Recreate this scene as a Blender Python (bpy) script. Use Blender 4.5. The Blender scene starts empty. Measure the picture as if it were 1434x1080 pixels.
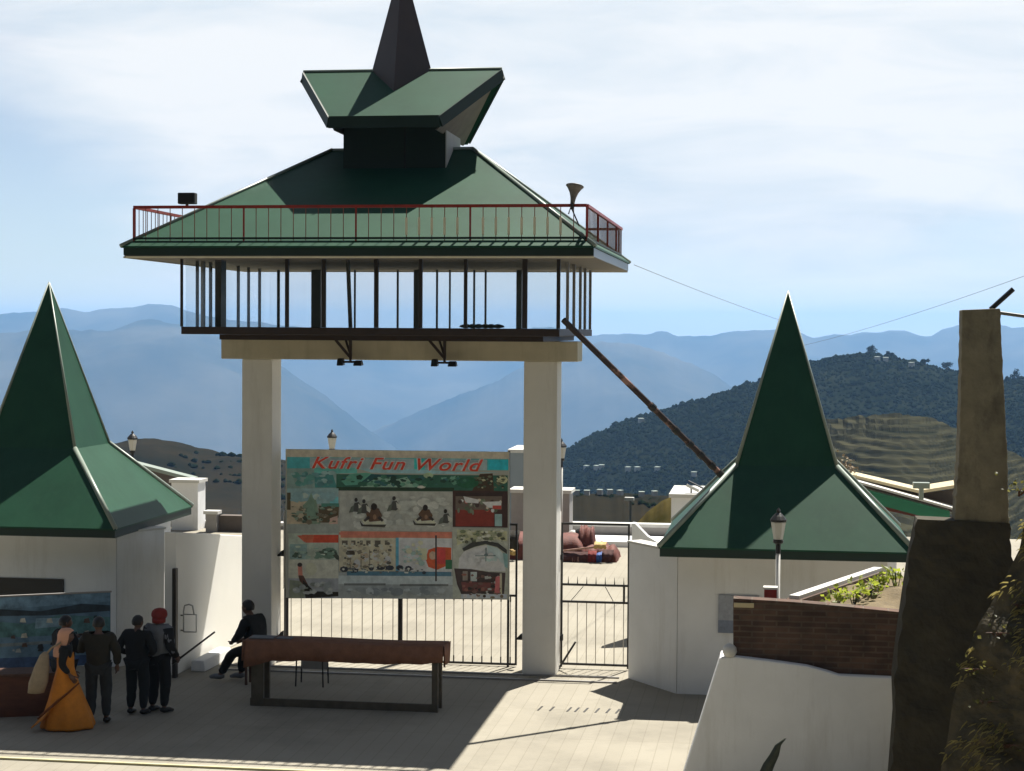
import bpy, bmesh, math, random
import numpy as np
from mathutils import Vector, Matrix, noise as mnoise
random.seed(11)
C = bpy.context.scene.collection
S = bpy.context.scene
PI = math.pi
# ------------------------------------------------------------------ camera
CAM_H = 6.3; FPX = 2500.0; PW, PH = 1434, 1080
th = math.radians(8.3); pitch = math.atan((540-464)/FPX); roll = math.radians(0.35)
fwd = Vector((-math.sin(th)*math.cos(pitch), math.cos(th)*math.cos(pitch), -math.sin(pitch)))
rgt0 = Vector((math.cos(th), math.sin(th), 0)); up0 = rgt0.cross(fwd)
rgt = rgt0*math.cos(roll)+up0*math.sin(roll); upv = -rgt0*math.sin(roll)+up0*math.cos(roll)
CP = Vector((0, 0, CAM_H))
def ray(x, y): return fwd*FPX + rgt*(x-PW/2) - upv*(y-PH/2)
def at(x, y, Y):
    d = ray(x, y); return CP + d*(Y/d.y)
def atz(x, y, z=0.0):
    d = ray(x, y); return CP + d*((z-CAM_H)/d.z)
cd = bpy.data.cameras.new('camera'); cam = bpy.data.objects.new('camera', cd); C.objects.link(cam)
cd.sensor_fit = 'HORIZONTAL'; cd.sensor_width = 36; cd.lens = FPX/PW*36; cd.clip_start = .1; cd.clip_end = 60000
m = Matrix((rgt, upv, -fwd)).transposed().to_4x4(); m.translation = CP; cam.matrix_world = m
S.camera = cam
# ------------------------------------------------------------------ materials
ALB = .66
def lin(c): return tuple(((v/255)/12.92 if v/255 <= .04045 else ((v/255+.055)/1.055)**2.4) for v in c)
def mat(name, col, rough=.7, metal=0., var=.12, scale=3., bump=0., bscale=30., col2=None, spec=.4, stretch=None, detail=6):
    m = bpy.data.materials.new(name); m.use_nodes = True; nt = m.node_tree; N = nt.nodes; L = nt.links
    col = tuple(v*ALB for v in col); col2 = tuple(v*ALB for v in col2) if col2 else None
    b = N['Principled BSDF']; b.inputs['Roughness'].default_value = rough; b.inputs['Metallic'].default_value = metal
    b.inputs['Specular IOR Level'].default_value = spec
    tc = N.new('ShaderNodeTexCoord'); mp = N.new('ShaderNodeMapping'); L.new(tc.outputs['Object'], mp.inputs[0])
    if stretch: mp.inputs['Scale'].default_value = stretch
    n = N.new('ShaderNodeTexNoise'); n.inputs['Scale'].default_value = scale; n.inputs['Detail'].default_value = detail; n.inputs['Roughness'].default_value = .62
    L.new(mp.outputs[0], n.inputs['Vector'])
    cr = N.new('ShaderNodeValToRGB'); e = cr.color_ramp.elements; e[0].position = .3; e[1].position = .7
    c2 = col2 if col2 else tuple(min(1, v*(1+var)) for v in col); c1 = col if col2 else tuple(v*(1-var) for v in col)
    e[0].color = (*c1, 1); e[1].color = (*c2, 1)
    L.new(n.outputs['Fac'], cr.inputs[0]); L.new(cr.outputs[0], b.inputs['Base Color'])
    if bump:
        n2 = N.new('ShaderNodeTexNoise'); n2.inputs['Scale'].default_value = bscale; n2.inputs['Detail'].default_value = 8
        L.new(mp.outputs[0], n2.inputs['Vector'])
        bp = N.new('ShaderNodeBump'); bp.inputs['Strength'].default_value = bump; bp.inputs['Distance'].default_value = .03
        L.new(n2.outputs['Fac'], bp.inputs['Height']); L.new(bp.outputs[0], b.inputs['Normal'])
    return m
M = {}
def MM(name, *a, **k): M[name] = mat(name, *a, **k); return M[name]
def flat(name, c, K=.22, **k):                 # a printed / painted colour
    if name not in M: MM(name, tuple(min(.86, v/K)/ALB for v in lin(c)), var=k.pop('var', .18), scale=k.pop('scale', 14.), rough=.6, **k)
    return M[name]
def weathered(m, dirt, amount=.5, sc=.7, streak=(1, 1, .12), lo=.52, hi=.75):
    """adds run-down streaks and stains over a paint"""
    nt = m.node_tree; N = nt.nodes; L = nt.links; b = N['Principled BSDF']
    src = b.inputs['Base Color'].links[0].from_socket
    tc = N.new('ShaderNodeTexCoord'); mp = N.new('ShaderNodeMapping'); mp.inputs['Scale'].default_value = streak
    L.new(tc.outputs['Object'], mp.inputs[0])
    n = N.new('ShaderNodeTexNoise'); n.inputs['Scale'].default_value = sc*4; n.inputs['Detail'].default_value = 8; n.inputs['Roughness'].default_value = .7
    L.new(mp.outputs[0], n.inputs['Vector'])
    mr = N.new('ShaderNodeMapRange'); mr.inputs[1].default_value = lo; mr.inputs[2].default_value = hi; mr.inputs[4].default_value = amount
    L.new(n.outputs['Fac'], mr.inputs[0])
    mx = N.new('ShaderNodeMix'); mx.data_type = 'RGBA'; L.new(mr.outputs[0], mx.inputs[0]); L.new(src, mx.inputs[6]); mx.inputs[7].default_value = (*[v*ALB for v in dirt], 1)
    L.new(mx.outputs[2], b.inputs['Base Color'])
MM('white_plaster', (1.08, 1.09, 1.09), .8, var=.06, scale=1.3, bump=.12, bscale=25)
weathered(M['white_plaster'], (.74, .72, .67), .55)
MM('cream_plaster', (1.06, 1.04, .98), .8, var=.06, scale=1.3, bump=.1, bscale=25)
weathered(M['cream_plaster'], (.74, .70, .62), .55)
MM('beam_paint', (.74, .67, .49), .8, var=.1, scale=2., bump=.1)
weathered(M['beam_paint'], (.40, .34, .22), .5)
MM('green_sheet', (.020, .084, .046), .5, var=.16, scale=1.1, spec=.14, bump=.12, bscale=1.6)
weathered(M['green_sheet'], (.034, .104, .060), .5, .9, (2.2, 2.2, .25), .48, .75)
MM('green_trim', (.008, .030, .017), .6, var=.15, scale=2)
MM('ridge_metal', (.30, .36, .30), .38, var=.1, scale=6, spec=.6)
MM('pale_sheen', (.60, .57, .46), .5, var=.12, scale=4)  # pale colour for the sheen painted beside the booth roof hips
MM('spire_brown', (.060, .036, .030), .5, var=.15, scale=2)
MM('brown_steel', (.040, .022, .015), .55, var=.25, scale=4)
MM('dark_frame', (.030, .022, .018), .5, var=.2, scale=4)
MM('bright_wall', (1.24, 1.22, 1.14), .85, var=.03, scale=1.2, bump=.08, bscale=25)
MM('grey_paint', (.40, .38, .36), .5, var=.1, scale=4)
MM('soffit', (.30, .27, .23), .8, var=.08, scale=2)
MM('gable_tan', (.26, .22, .17), .8, var=.15, scale=3)
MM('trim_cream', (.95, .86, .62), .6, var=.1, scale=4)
MM('rail_red', (.36, .035, .022), .45, var=.2, scale=5)
MM('baluster', (.34, .13, .08), .45, var=.25, scale=5)
MM('blue_grey_sheet', (.30, .36, .40), .4, var=.06, scale=2)
MM('black_paint', (.012, .012, .012), .45, var=.3, scale=8)
MM('iron', (.035, .030, .026), .5, var=.3, scale=9)
MM('bar_paint', (.75, .70, .60), .5, var=.2, scale=5)
MM('pale_tube', (.75, .72, .66), .5, var=.08, scale=9)
MM('horn_metal', (.22, .20, .17), .5, .3, var=.4, scale=18)
MM('rust_pink', (.30, .12, .08), .6, var=.6, scale=9, col2=(.62, .40, .32))
MM('lamp_glass', (.75, .74, .66), .3, var=.04, scale=8)
MM('concrete_post', (.30, .26, .17), .95, var=.25, scale=3, bump=.5, bscale=14)
weathered(M['concrete_post'], (.11, .095, .07), .7, .8, (1, 1, .5), .5, .68)
MM('dark_stone', (.070, .060, .038), .95, var=.3, scale=2.6, bump=.8, bscale=9)
MM('earth_rock', (.045, .040, .022), .9, var=.6, scale=3.5, bump=1., bscale=12, col2=(.16, .125, .065))
MM('soil', (.22, .17, .10), 1, var=.3, scale=5, bump=.5)
MM('leaf_bright', (.16, .22, .03), .45, var=.4, scale=7, spec=.5)
MM('leaf_dark', (.05, .06, .018), .55, var=.5, scale=7, spec=.25)
MM('agave', (.035, .045, .028), .5, var=.4, scale=12)
MM('wood_brown', (.11, .05, .03), .6, var=.3, scale=5)
MM('old_wood', (.13, .11, .08), .7, var=.3, scale=5)
MM('wood_red', (.16, .055, .030), .6, var=.35, scale=3, stretch=(1, 1, 4))
MM('cloth_brown', (.26, .12, .07), .85, var=.2, scale=7, bump=.2)
MM('skin', (.17, .09, .06), .6, var=.08, scale=12)
MM('hair', (.010, .008, .007), .5, var=.3, scale=30)
MM('black_cloth', (.007, .0075, .008), .85, var=.3, scale=12, bump=.2, bscale=60)
MM('olive_cloth', (.026, .021, .010), .85, var=.3, scale=12, bump=.2, bscale=60)
MM('navy_cloth', (.009, .013, .015), .85, var=.3, scale=12, bump=.2, bscale=60)
MM('grey_cloth', (.034, .038, .040), .85, var=.25, scale=12, bump=.2, bscale=60)
MM('pale_cloth', (.20, .21, .23), .85, var=.15, scale=10, bump=.2, bscale=60)
MM('red_cloth', (.24, .024, .017), .85, var=.25, scale=12)
MM('orange_cloth', (.78, .27, .018), .75, var=.18, scale=6, bump=.2, bscale=40)
MM('orange_dark', (.20, .055, .006), .8, var=.2, scale=8)
MM('peach_cloth', (.80, .42, .27), .75, var=.1, scale=8, bump=.2, bscale=50)
MM('beige_bag', (.42, .33, .22), .85, var=.15, scale=9, bump=.2)
MM('maroon', (.17, .045, .03), .75, var=.4, scale=5, bump=.4)
MM('dark_maroon', (.075, .022, .016), .85, var=.5, scale=7, bump=.4)
MM('pink_cloth', (.42, .22, .17), .8, var=.4, scale=9)
MM('gold', (.62, .42, .14), .7, var=.2, scale=8)
MM('blue_cloth', (.04, .12, .42), .7, var=.2, scale=8)
MM('white_paint', (.78, .77, .72), .6, var=.05, scale=5)
MM('house_wall', (.62, .60, .56), .8, var=.1, scale=2)
MM('roof_brown', (.15, .12, .10), .8, var=.2, scale=2)
MM('chute_cream', (.72, .60, .36), .5, var=.1, scale=3)
MM('chute_green', (.02, .24, .12), .4, var=.15, scale=2)
MM('pipe_grey', (.20, .20, .18), .5, var=.2, scale=5)
MM('hill_scrub', (.010, .014, .011), 1, var=.4, scale=.05, col2=(.040, .032, .019), detail=10, spec=0)
MM('hill_wood', (.006, .011, .006), 1, scale=.03, col2=(.022, .026, .013), spec=0)
MM('forest', (.007, .014, .007), .95, scale=.03, col2=(.017, .026, .012), spec=.0)
MM('hill_olive', (.045, .042, .012), 1, scale=.6, col2=(.13, .10, .04), bump=.3, detail=10, spec=0)
MM('mountain', (.018, .030, .022), 1, scale=.0022, col2=(.13, .12, .085), detail=14, spec=0)
MM('terrace', (.016, .019, .012), 1, scale=.04, col2=(.092, .086, .050), spec=0, stretch=(2., 2., 44), detail=12)
MM('yellow_kerb', (.66, .62, .38), .85, var=.15, scale=6, bump=.2)
# concrete plaza with slab joints, stains and grooves
def plaza_mat():
    m = mat('plaza_concrete', (.365, .333, .265), .9, scale=.35, col2=(.44, .405, .325), bump=.15, bscale=20)
    weathered(m, (.24, .22, .175), .65, .12, (1, 1, 1), .48, .72)
    nt = m.node_tree; N = nt.nodes; L = nt.links; b = N['Principled BSDF']
    src = b.inputs['Base Color'].links[0].from_socket
    tc = N.new('ShaderNodeTexCoord')
    br = N.new('ShaderNodeTexBrick'); br.offset = 0; br.inputs['Scale'].default_value = 1
    br.inputs['Brick Width'].default_value = .24; br.inputs['Row Height'].default_value = 2.1
    br.inputs['Mortar Size'].default_value = .008; br.inputs['Mortar Smooth'].default_value = .3
    br.inputs['Color1'].default_value = (1, 1, 1, 1); br.inputs['Color2'].default_value = (.93, .93, .92, 1); br.inputs['Mortar'].default_value = (.80, .79, .76, 1)
    L.new(tc.outputs['Object'], br.inputs['Vector'])
    mx = N.new('ShaderNodeMix'); mx.data_type = 'RGBA'; mx.blend_type = 'MULTIPLY'; mx.inputs[0].default_value = 1
    L.new(src, mx.inputs[6]); L.new(br.outputs['Color'], mx.inputs[7]); L.new(mx.outputs[2], b.inputs['Base Color'])
    return m
M['plaza'] = plaza_mat()
def brick_mat():
    m = bpy.data.materials.new('brickwork'); m.use_nodes = True; nt = m.node_tree; N = nt.nodes; L = nt.links; b = N['Principled BSDF']
    b.inputs['Roughness'].default_value = .9
    tc = N.new('ShaderNodeTexCoord'); mp = N.new('ShaderNodeMapping'); mp.inputs['Rotation'].default_value = (PI/2, 0, 0)
    L.new(tc.outputs['Object'], mp.inputs[0])
    br = N.new('ShaderNodeTexBrick'); br.inputs['Scale'].default_value = 1; br.inputs['Brick Width'].default_value = .32; br.inputs['Row Height'].default_value = .074
    br.inputs['Mortar Size'].default_value = .012; br.inputs['Color1'].default_value = (.072, .040, .027, 1); br.inputs['Color2'].default_value = (.125, .072, .048, 1); br.inputs['Mortar'].default_value = (.115, .085, .062, 1); br.inputs['Bias'].default_value = -.1
    n = N.new('ShaderNodeTexNoise'); n.inputs['Scale'].default_value = 5; n.inputs['Detail'].default_value = 8; L.new(tc.outputs['Object'], n.inputs['Vector'])
    v = N.new('ShaderNodeVectorMath'); v.operation = 'MULTIPLY_ADD'; L.new(n.outputs['Color'], v.inputs[0]); v.inputs[1].default_value = (.02, .02, .02); L.new(mp.outputs[0], v.inputs[2])
    L.new(v.outputs[0], br.inputs['Vector'])
    mx = N.new('ShaderNodeMix'); mx.data_type = 'RGBA'; mx.blend_type = 'MULTIPLY'; mx.inputs[0].default_value = .8
    cr = N.new('ShaderNodeValToRGB'); cr.color_ramp.elements[0].position = .3; cr.color_ramp.elements[0].color = (.45, .42, .4, 1); cr.color_ramp.elements[1].position = .65; cr.color_ramp.elements[1].color = (1.1, 1.05, 1, 1)
    L.new(n.outputs['Fac'], cr.inputs[0]); L.new(br.outputs['Color'], mx.inputs[6]); L.new(cr.outputs[0], mx.inputs[7]); L.new(mx.outputs[2], b.inputs['Base Color'])
    bp = N.new('ShaderNodeBump'); bp.inputs['Strength'].default_value = .8; bp.inputs['Distance'].default_value = .02; L.new(br.outputs['Fac'], bp.inputs['Height']); bp.invert = True
    L.new(bp.outputs[0], b.inputs['Normal'])
    return m
M['brick'] = brick_mat()
def leaf_mat(name, col, tr):
    m = mat(name, col, .5, var=.45, scale=9, spec=.35); nt = m.node_tree; N = nt.nodes; L = nt.links
    b = N['Principled BSDF']; t = N.new('ShaderNodeBsdfTranslucent'); t.inputs[0].default_value = (*tr, 1)
    x = N.new('ShaderNodeMixShader'); x.inputs[0].default_value = .5; L.new(b.outputs[0], x.inputs[1]); L.new(t.outputs[0], x.inputs[2]); L.new(x.outputs[0], N['Material Output'].inputs['Surface']); return m
M['leaf_bright'] = leaf_mat('leaf_bright', (.26, .32, .04), (.36, .42, .05)); M['leaf_dark'] = leaf_mat('leaf_dark', (.10, .11, .03), (.16, .15, .04)); M['dry_grass'] = leaf_mat('dry_grass', (.30, .26, .10), (.36, .30, .10))
def glass_mat():
    m = bpy.data.materials.new('window_glass'); m.use_nodes = True; nt = m.node_tree; N = nt.nodes; L = nt.links
    N.remove(N['Principled BSDF']); out = N['Material Output']
    t = N.new('ShaderNodeBsdfTransparent'); t.inputs[0].default_value = (.98, .985, .985, 1)
    g = N.new('ShaderNodeBsdfGlossy'); g.inputs['Roughness'].default_value = .05
    d = N.new('ShaderNodeBsdfDiffuse'); d.inputs[0].default_value = (.5, .5, .5, 1)
    m1 = N.new('ShaderNodeMixShader'); m1.inputs[0].default_value = .04; L.new(t.outputs[0], m1.inputs[1]); L.new(g.outputs[0], m1.inputs[2])
    m2 = N.new('ShaderNodeMixShader'); m2.inputs[0].default_value = .015; L.new(m1.outputs[0], m2.inputs[1]); L.new(d.outputs[0], m2.inputs[2])
    L.new(m2.outputs[0], out.inputs['Surface']); return m
M['glass'] = glass_mat()
# ------------------------------------------------------------------ mesh helpers
class MB:
    def __init__(s): s.v = []; s.f = []; s.m = []
    def add(s, vs, fs, mi=0):
        o = len(s.v); s.v += [tuple(v) for v in vs]; s.f += [tuple(i+o for i in f) for f in fs]; s.m += [mi]*len(fs); return s
    def box(s, x0, x1, y0, y1, z0, z1, mi=0):
        vs = [(x, y, z) for z in (z0, z1) for y in (y0, y1) for x in (x0, x1)]
        return s.add(vs, [(0, 2, 3, 1), (4, 5, 7, 6), (0, 1, 5, 4), (2, 6, 7, 3), (0, 4, 6, 2), (1, 3, 7, 5)], mi)
    def hexa(s, lo, hi, mi=0):            # two quads (4 pts each, same order)
        return s.add(list(lo)+list(hi), [(3, 2, 1, 0), (4, 5, 6, 7), (0, 1, 5, 4), (1, 2, 6, 5), (2, 3, 7, 6), (3, 0, 4, 7)], mi)
    def prism(s, poly, y0, y1, mi=0):     # polygon of (x, z) extruded along y
        n = len(poly); vs = [(x, y0, z) for x, z in poly]+[(x, y1, z) for x, z in poly]
        return s.add(vs, [tuple(range(n)), tuple(range(2*n-1, n-1, -1))]+[(i, i+n, (i+1) % n+n, (i+1) % n) for i in range(n)], mi)
    def plan(s, poly, z0, z1, mi=0):      # polygon of (x, y) extruded along z
        n = len(poly); vs = [(x, y, z0) for x, y in poly]+[(x, y, z1) for x, y in poly]
        return s.add(vs, [tuple(range(n-1, -1, -1)), tuple(range(n, 2*n))]+[(i, (i+1) % n, (i+1) % n+n, i+n) for i in range(n)], mi)
    def sheet(s, pts, d, mi=0):           # polygon in 3D thickened by vector d
        n = len(pts); d = Vector(d); P = [Vector(p) for p in pts]
        return s.add(P+[p+d for p in P], [tuple(range(n)), tuple(range(2*n-1, n-1, -1))]+[(i, i+n, (i+1) % n+n, (i+1) % n) for i in range(n)], mi)
    def tube(s, pts, r, n=8, mi=0, cap=True):
        P = [Vector(p) for p in pts]; R = r if isinstance(r, (list, tuple)) else [r]*len(P); vs = []; prev = None
        for i, p in enumerate(P):
            t = (P[min(i+1, len(P)-1)]-P[max(i-1, 0)]).normalized()
            if prev is None: a = t.orthogonal().normalized()
            else: a = (prev-t*prev.dot(t)).normalized()
            prev = a; b = t.cross(a)
            vs += [p+(a*math.cos(2*PI*k/n)+b*math.sin(2*PI*k/n))*R[i] for k in range(n)]
        fs = [(i*n+k, i*n+(k+1) % n, (i+1)*n+(k+1) % n, (i+1)*n+k) for i in range(len(P)-1) for k in range(n)]
        if cap: fs += [tuple(range(n-1, -1, -1)), tuple(range((len(P)-1)*n, len(P)*n))]
        return s.add(vs, fs, mi)
    def lathe(s, prof, c=(0, 0, 0), n=16, mi=0, sx=1, sy=1, rot=0):
        vs = []
        for r, z in prof: vs += [(c[0]+r*sx*math.cos(2*PI*k/n+rot), c[1]+r*sy*math.sin(2*PI*k/n+rot), c[2]+z) for k in range(n)]
        L = len(prof)
        fs = [(i*n+k, i*n+(k+1) % n, (i+1)*n+(k+1) % n, (i+1)*n+k) for i in range(L-1) for k in range(n)]
        fs += [tuple(range(n-1, -1, -1)), tuple(range((L-1)*n, L*n))]
        return s.add(vs, fs, mi)
    def beam(s, a, b, w, h, mi=0):        # box section bar from a to b (w horizontal, h vertical-ish)
        a = Vector(a); b = Vector(b); t = (b-a).normalized(); u = Vector((0, 0, 1)) if abs(t.z) < .95 else Vector((0, 1, 0))
        x = t.cross(u).normalized()*w/2; y = x.cross(t).normalized()*h/2
        return s.hexa([a-x-y, a+x-y, a+x+y, a-x+y], [b-x-y, b+x-y, b+x+y, b-x+y], mi)
    def build(s, name, mats, parent=None, smooth=False, bevel=0, origin=None):
        me = bpy.data.meshes.new(name); V = s.v
        if origin: V = [(x-origin[0], y-origin[1], z-origin[2]) for x, y, z in V]
        me.from_pydata(V, [], s.f); me.validate(); me.update()
        if not isinstance(mats, (list, tuple)): mats = [mats]
        for k in mats: me.materials.append(M[k] if isinstance(k, str) else k)
        if len(mats) > 1 and len(me.polygons) == len(s.m): me.polygons.foreach_set('material_index', s.m)
        if smooth: me.polygons.foreach_set('use_smooth', [True]*len(me.polygons))
        bm = bmesh.new(); bm.from_mesh(me); bmesh.ops.recalc_face_normals(bm, faces=bm.faces)
        bm.to_mesh(me); bm.free()
        o = bpy.data.objects.new(name, me); C.objects.link(o)
        if parent: o.parent = parent
        if origin and not parent: o.location = origin
        if bevel:
            b = o.modifiers.new('bevel', 'BEVEL'); b.width = bevel; b.segments = 2; b.limit_method = 'ANGLE'
        return o
def tag(o, label, cat, group=None):
    o['label'] = label; o['category'] = cat
    if group: o['group'] = group
    return o
def thing(name, label, cat, loc=(0, 0, 0), rz=0, group=None):
    o = bpy.data.objects.new(name, None); C.objects.link(o); o.location = loc; o.rotation_euler = (0, 0, rz); o.empty_display_size = .2
    return tag(o, label, cat, group)
def struct(o): o['kind'] = 'structure'; return o
def copy_tree(o, parent=None):
    c = o.copy(); C.objects.link(c)
    if parent: c.parent = parent
    for ch in [x for x in o.children]: copy_tree(ch, c)
    return c
def loc_of(parent, p): return tuple(Vector(p)-parent.location)
# ------------------------------------------------------------------ ground
SLOPE = lambda t: max(0., min(1., t))*max(0., min(1., t))*(3-2*max(0., min(1., t)))
def terr(x, y):
    if y < 5:
        z = 4.4 + max(0, -6-y)*.55  # unseen rise behind the camera, added to hold back sky light
        z += max(0, (-6-y))*.004*mnoise.noise(Vector((x*.02, y*.02, 0)))*30
        return min(z, 150)
    if y < 12: return 4.4*(1-SLOPE((y-5)/7))-.03*SLOPE((y-5)/7)
    z = -.03
    d = max(0, y-56.5)
    side = max(0, -x-42, x-26)
    fall = d*.42+side*.38
    if fall > 0: fall = 170*(1-math.exp(-fall/170)) + max(0, d-400)*.06
    z -= min(fall, 480)
    if fall > 6: z += 3*mnoise.noise(Vector((x*.02, y*.02, 3)))*min(1, fall/40)
    return z
xs = sorted(set([-9000, -6000, -4000, -2500, -1600, -1000, -650, -420, -280, -190, -130, -90, -70]+list(range(-56, 40, 4))+[44, 60, 85, 120, 170, 240, 340, 480, 700, 1000, 1500, 2200, 3400, 5000, 8000]))
ys = sorted(set([-400, -250, -160, -110, -80, -60, -45, -34, -26, -20, -15, -11, -8, -6, -3, 0, 3, 5, 7, 8, 9, 10, 11, 12, 13, 14]+list(range(18, 56, 4))+[56.5, 58, 60, 63, 67, 72, 80, 92, 110, 135, 170, 215, 270, 340, 430, 550, 700, 900, 1200, 1600, 2200, 3000, 4200, 6000, 9000, 13000]))
g = MB(); nx = len(xs)
g.add([(x, y, terr(x, y)) for y in ys for x in xs], [(j*nx+i, j*nx+i+1, (j+1)*nx+i+1, (j+1)*nx+i) for j in range(len(ys)-1) for i in range(nx-1)])
struct(g.build('ground', 'hill_wood', smooth=True))
pz = MB(); pz.box(-42, 26, 12, 56.4, -.6, 0); struct(pz.build('plaza', 'plaza'))
kb = MB(); kb.box(-20, -4.05, 24.55, 24.62, 0.004, .03); struct(kb.build('kerb', 'yellow_kerb'))
dr = MB()                                      # short dark dashes across the ramp
for i, q in enumerate((-3.82, -3.62, -3.33, -3.2, -3.05, -2.86, -2.68, -2.52)):
    dr.add([(q, 29.25, .004), (q+.035, 29.25, .004), (q+.07, 29.60, .004), (q+.035, 29.60, .004)], [(0, 1, 2, 3)])
struct(dr.build('ramp_dashes', 'iron'))
tr = MB()
for yy in (32.2, 31.75): tr.box(-10.1, -2.7, yy, yy+.05, .002, .028)
struct(tr.build('gate_track', 'grey_paint'))
# ------------------------------------------------------------------ hills
def interp(pts, x):
    if x <= pts[0][0]: return pts[0][1]
    for (a, b), (c, d) in zip(pts, pts[1:]):
        if x <= c:
            t = (x-a)/(c-a); return b+(d-b)*t
    return pts[-1][1]
def ridge(name, pts, D, front, back, drop, mt, amp, fr, nu=160, nv=34, jag=0., stepz=0., seed=0., bow=0.):
    x0, x1 = pts[0][0], pts[-1][0]; vs = []
    crest = []; jg = []
    for i in range(nu+1):
        px = x0+(x1-x0)*i/nu
        Y = D*(1+bow*((i/nu-.5)**2))
        p = at(px, interp(pts, px), Y)
        crest.append(p); jg.append(jag*mnoise.fractal(Vector((i*.23+seed, seed, 1.3)), 1., 2., 4) if jag else 0)
    for j in range(-6, nv+1):
        for i, p in enumerate(crest):
            if j >= 0:
                t = j/nv; d = -front*t; z = p.z-drop*(t*.55+.45*t**1.6)
            else:
                t = -j/6; d = back*t; z = p.z-drop*t*t*.9-drop*.05*t
            z += jg[i]*max(0, 1-abs(t)*7)
            q = Vector((p.x*(1+d/p.y), p.y+d, z))
            k = min(1, abs(t)*5)*amp
            n = mnoise.fractal(Vector((q.x*fr+seed, q.y*fr, q.z*fr*.6)), .9, 2., 5)
            r = 1-abs(mnoise.noise(Vector((q.x*fr*.7+9, q.y*fr*.25, seed))))*2
            q.z += k*(n*.8+r*.5); q.y += k*1.2*n
            if stepz and j > 0:
                of = .7*mnoise.noise(Vector((q.x*.02, q.y*.02, 2)))+.5*mnoise.noise(Vector((q.x*.12, q.y*.1, 5)))
                qz = math.floor((q.z+of)/stepz)*stepz; fz = (q.z+of-qz)/stepz
                q.z = qz-of+stepz*(SLOPE((fz-.55)/.4))
            vs.append(q)
    n = nu+1
    mb = MB(); mb.add(vs, [(a*n+i, a*n+i+1, (a+1)*n+i+1, (a+1)*n+i) for a in range(nv+6) for i in range(nu)])
    return struct(mb.build(name, mt, smooth=not stepz))
far = [(-420, 452), (-200, 444), (-60, 446), (0, 440), (40, 437), (85, 433), (120, 436), (150, 432), (185, 433), (210, 427), (222, 425), (240, 428), (262, 437), (300, 444), (345, 450), (420, 458), (500, 462), (600, 466), (700, 464), (790, 470), (840, 470), (880, 467), (905, 468), (920, 464), (930, 463), (945, 469), (975, 471), (1000, 468), (1030, 464), (1060, 462), (1095, 461), (1120, 466), (1140, 472), (1170, 469), (1190, 473), (1210, 468), (1245, 468), (1275, 470), (1300, 474), (1322, 468), (1345, 463), (1390, 460), (1434, 459), (1600, 450), (1850, 456)]
ridge('mountains', far, 8000, 2700, 1500, 1050, 'mountain', 95, .0016, nu=300, jag=9, seed=2.)
mid = [(-400, 452), (-100, 462), (0, 466), (100, 462), (180, 463), (250, 462), (300, 470), (360, 490), (420, 530), (470, 566), (520, 605), (570, 640), (640, 700)]
ridge('mountain_spur', mid, 5600, 2000, 1100, 850, 'mountain', 80, .0022, nu=240, jag=6, seed=5.)
mid2 = [(430, 680), (510, 612), (560, 588), (620, 562), (690, 536), (760, 508), (810, 488), (845, 480), (885, 481), (920, 491), (965, 508), (1000, 525), (1030, 546), (1070, 572), (1130, 610)]
ridge('mountain_flank', mid2, 6000, 2150, 1150, 900, 'mountain', 60, .0028, nu=240, jag=4, seed=8.)
wood = [(690, 700), (740, 668), (785, 641), (815, 626), (850, 606), (880, 591), (940, 573), (1000, 556), (1060, 536), (1100, 520), (1140, 505), (1180, 498), (1222, 497), (1260, 502), (1300, 512), (1340, 521), (1405, 534), (1434, 530), (1500, 520), (1640, 500), (1800, 520)]
ridge('wooded_hill', wood, 900, 540, 250, 156, 'hill_wood', 8, .010, nu=240, nv=60, jag=1.5, seed=3.)
lft = [(-260, 655), (-60, 640), (60, 636), (140, 630), (185, 627), (215, 626), (240, 631), (270, 641), (300, 643), (340, 645), (420, 652), (480, 668), (560, 690), (660, 720), (760, 760)]
ridge('scrub_hill', lft, 420, 190, 120, 62, 'hill_scrub', 4, .02, jag=.8, seed=6.)
ter = [(1060, 612), (1110, 594), (1165, 587), (1200, 583), (1262, 581), (1300, 584), (1325, 594), (1345, 602), (1400, 622), (1470, 660), (1560, 700)]
ridge('terraced_hill', ter, 340, 150, 60, 40, 'terrace', 1.1, .03, nu=220, nv=110, jag=.5, stepz=1.15, seed=4., bow=.6)
scr = [(600, 720), (700, 704), (760, 698), (830, 697), (885, 700), (940, 708), (1000, 716), (1080, 740)]
ridge('scrub_slope', scr, 230, 120, 60, 26, 'hill_scrub', 1.2, .05, jag=.5, seed=7.)
olv = [(868, 765), (885, 742), (905, 722), (925, 706), (948, 696), (980, 690), (1040, 700), (1100, 720)]
ridge('grass_bank', olv, 74, 12, 10, 7, 'hill_olive', .25, .3, nu=90, jag=.12, seed=1.)
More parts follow.
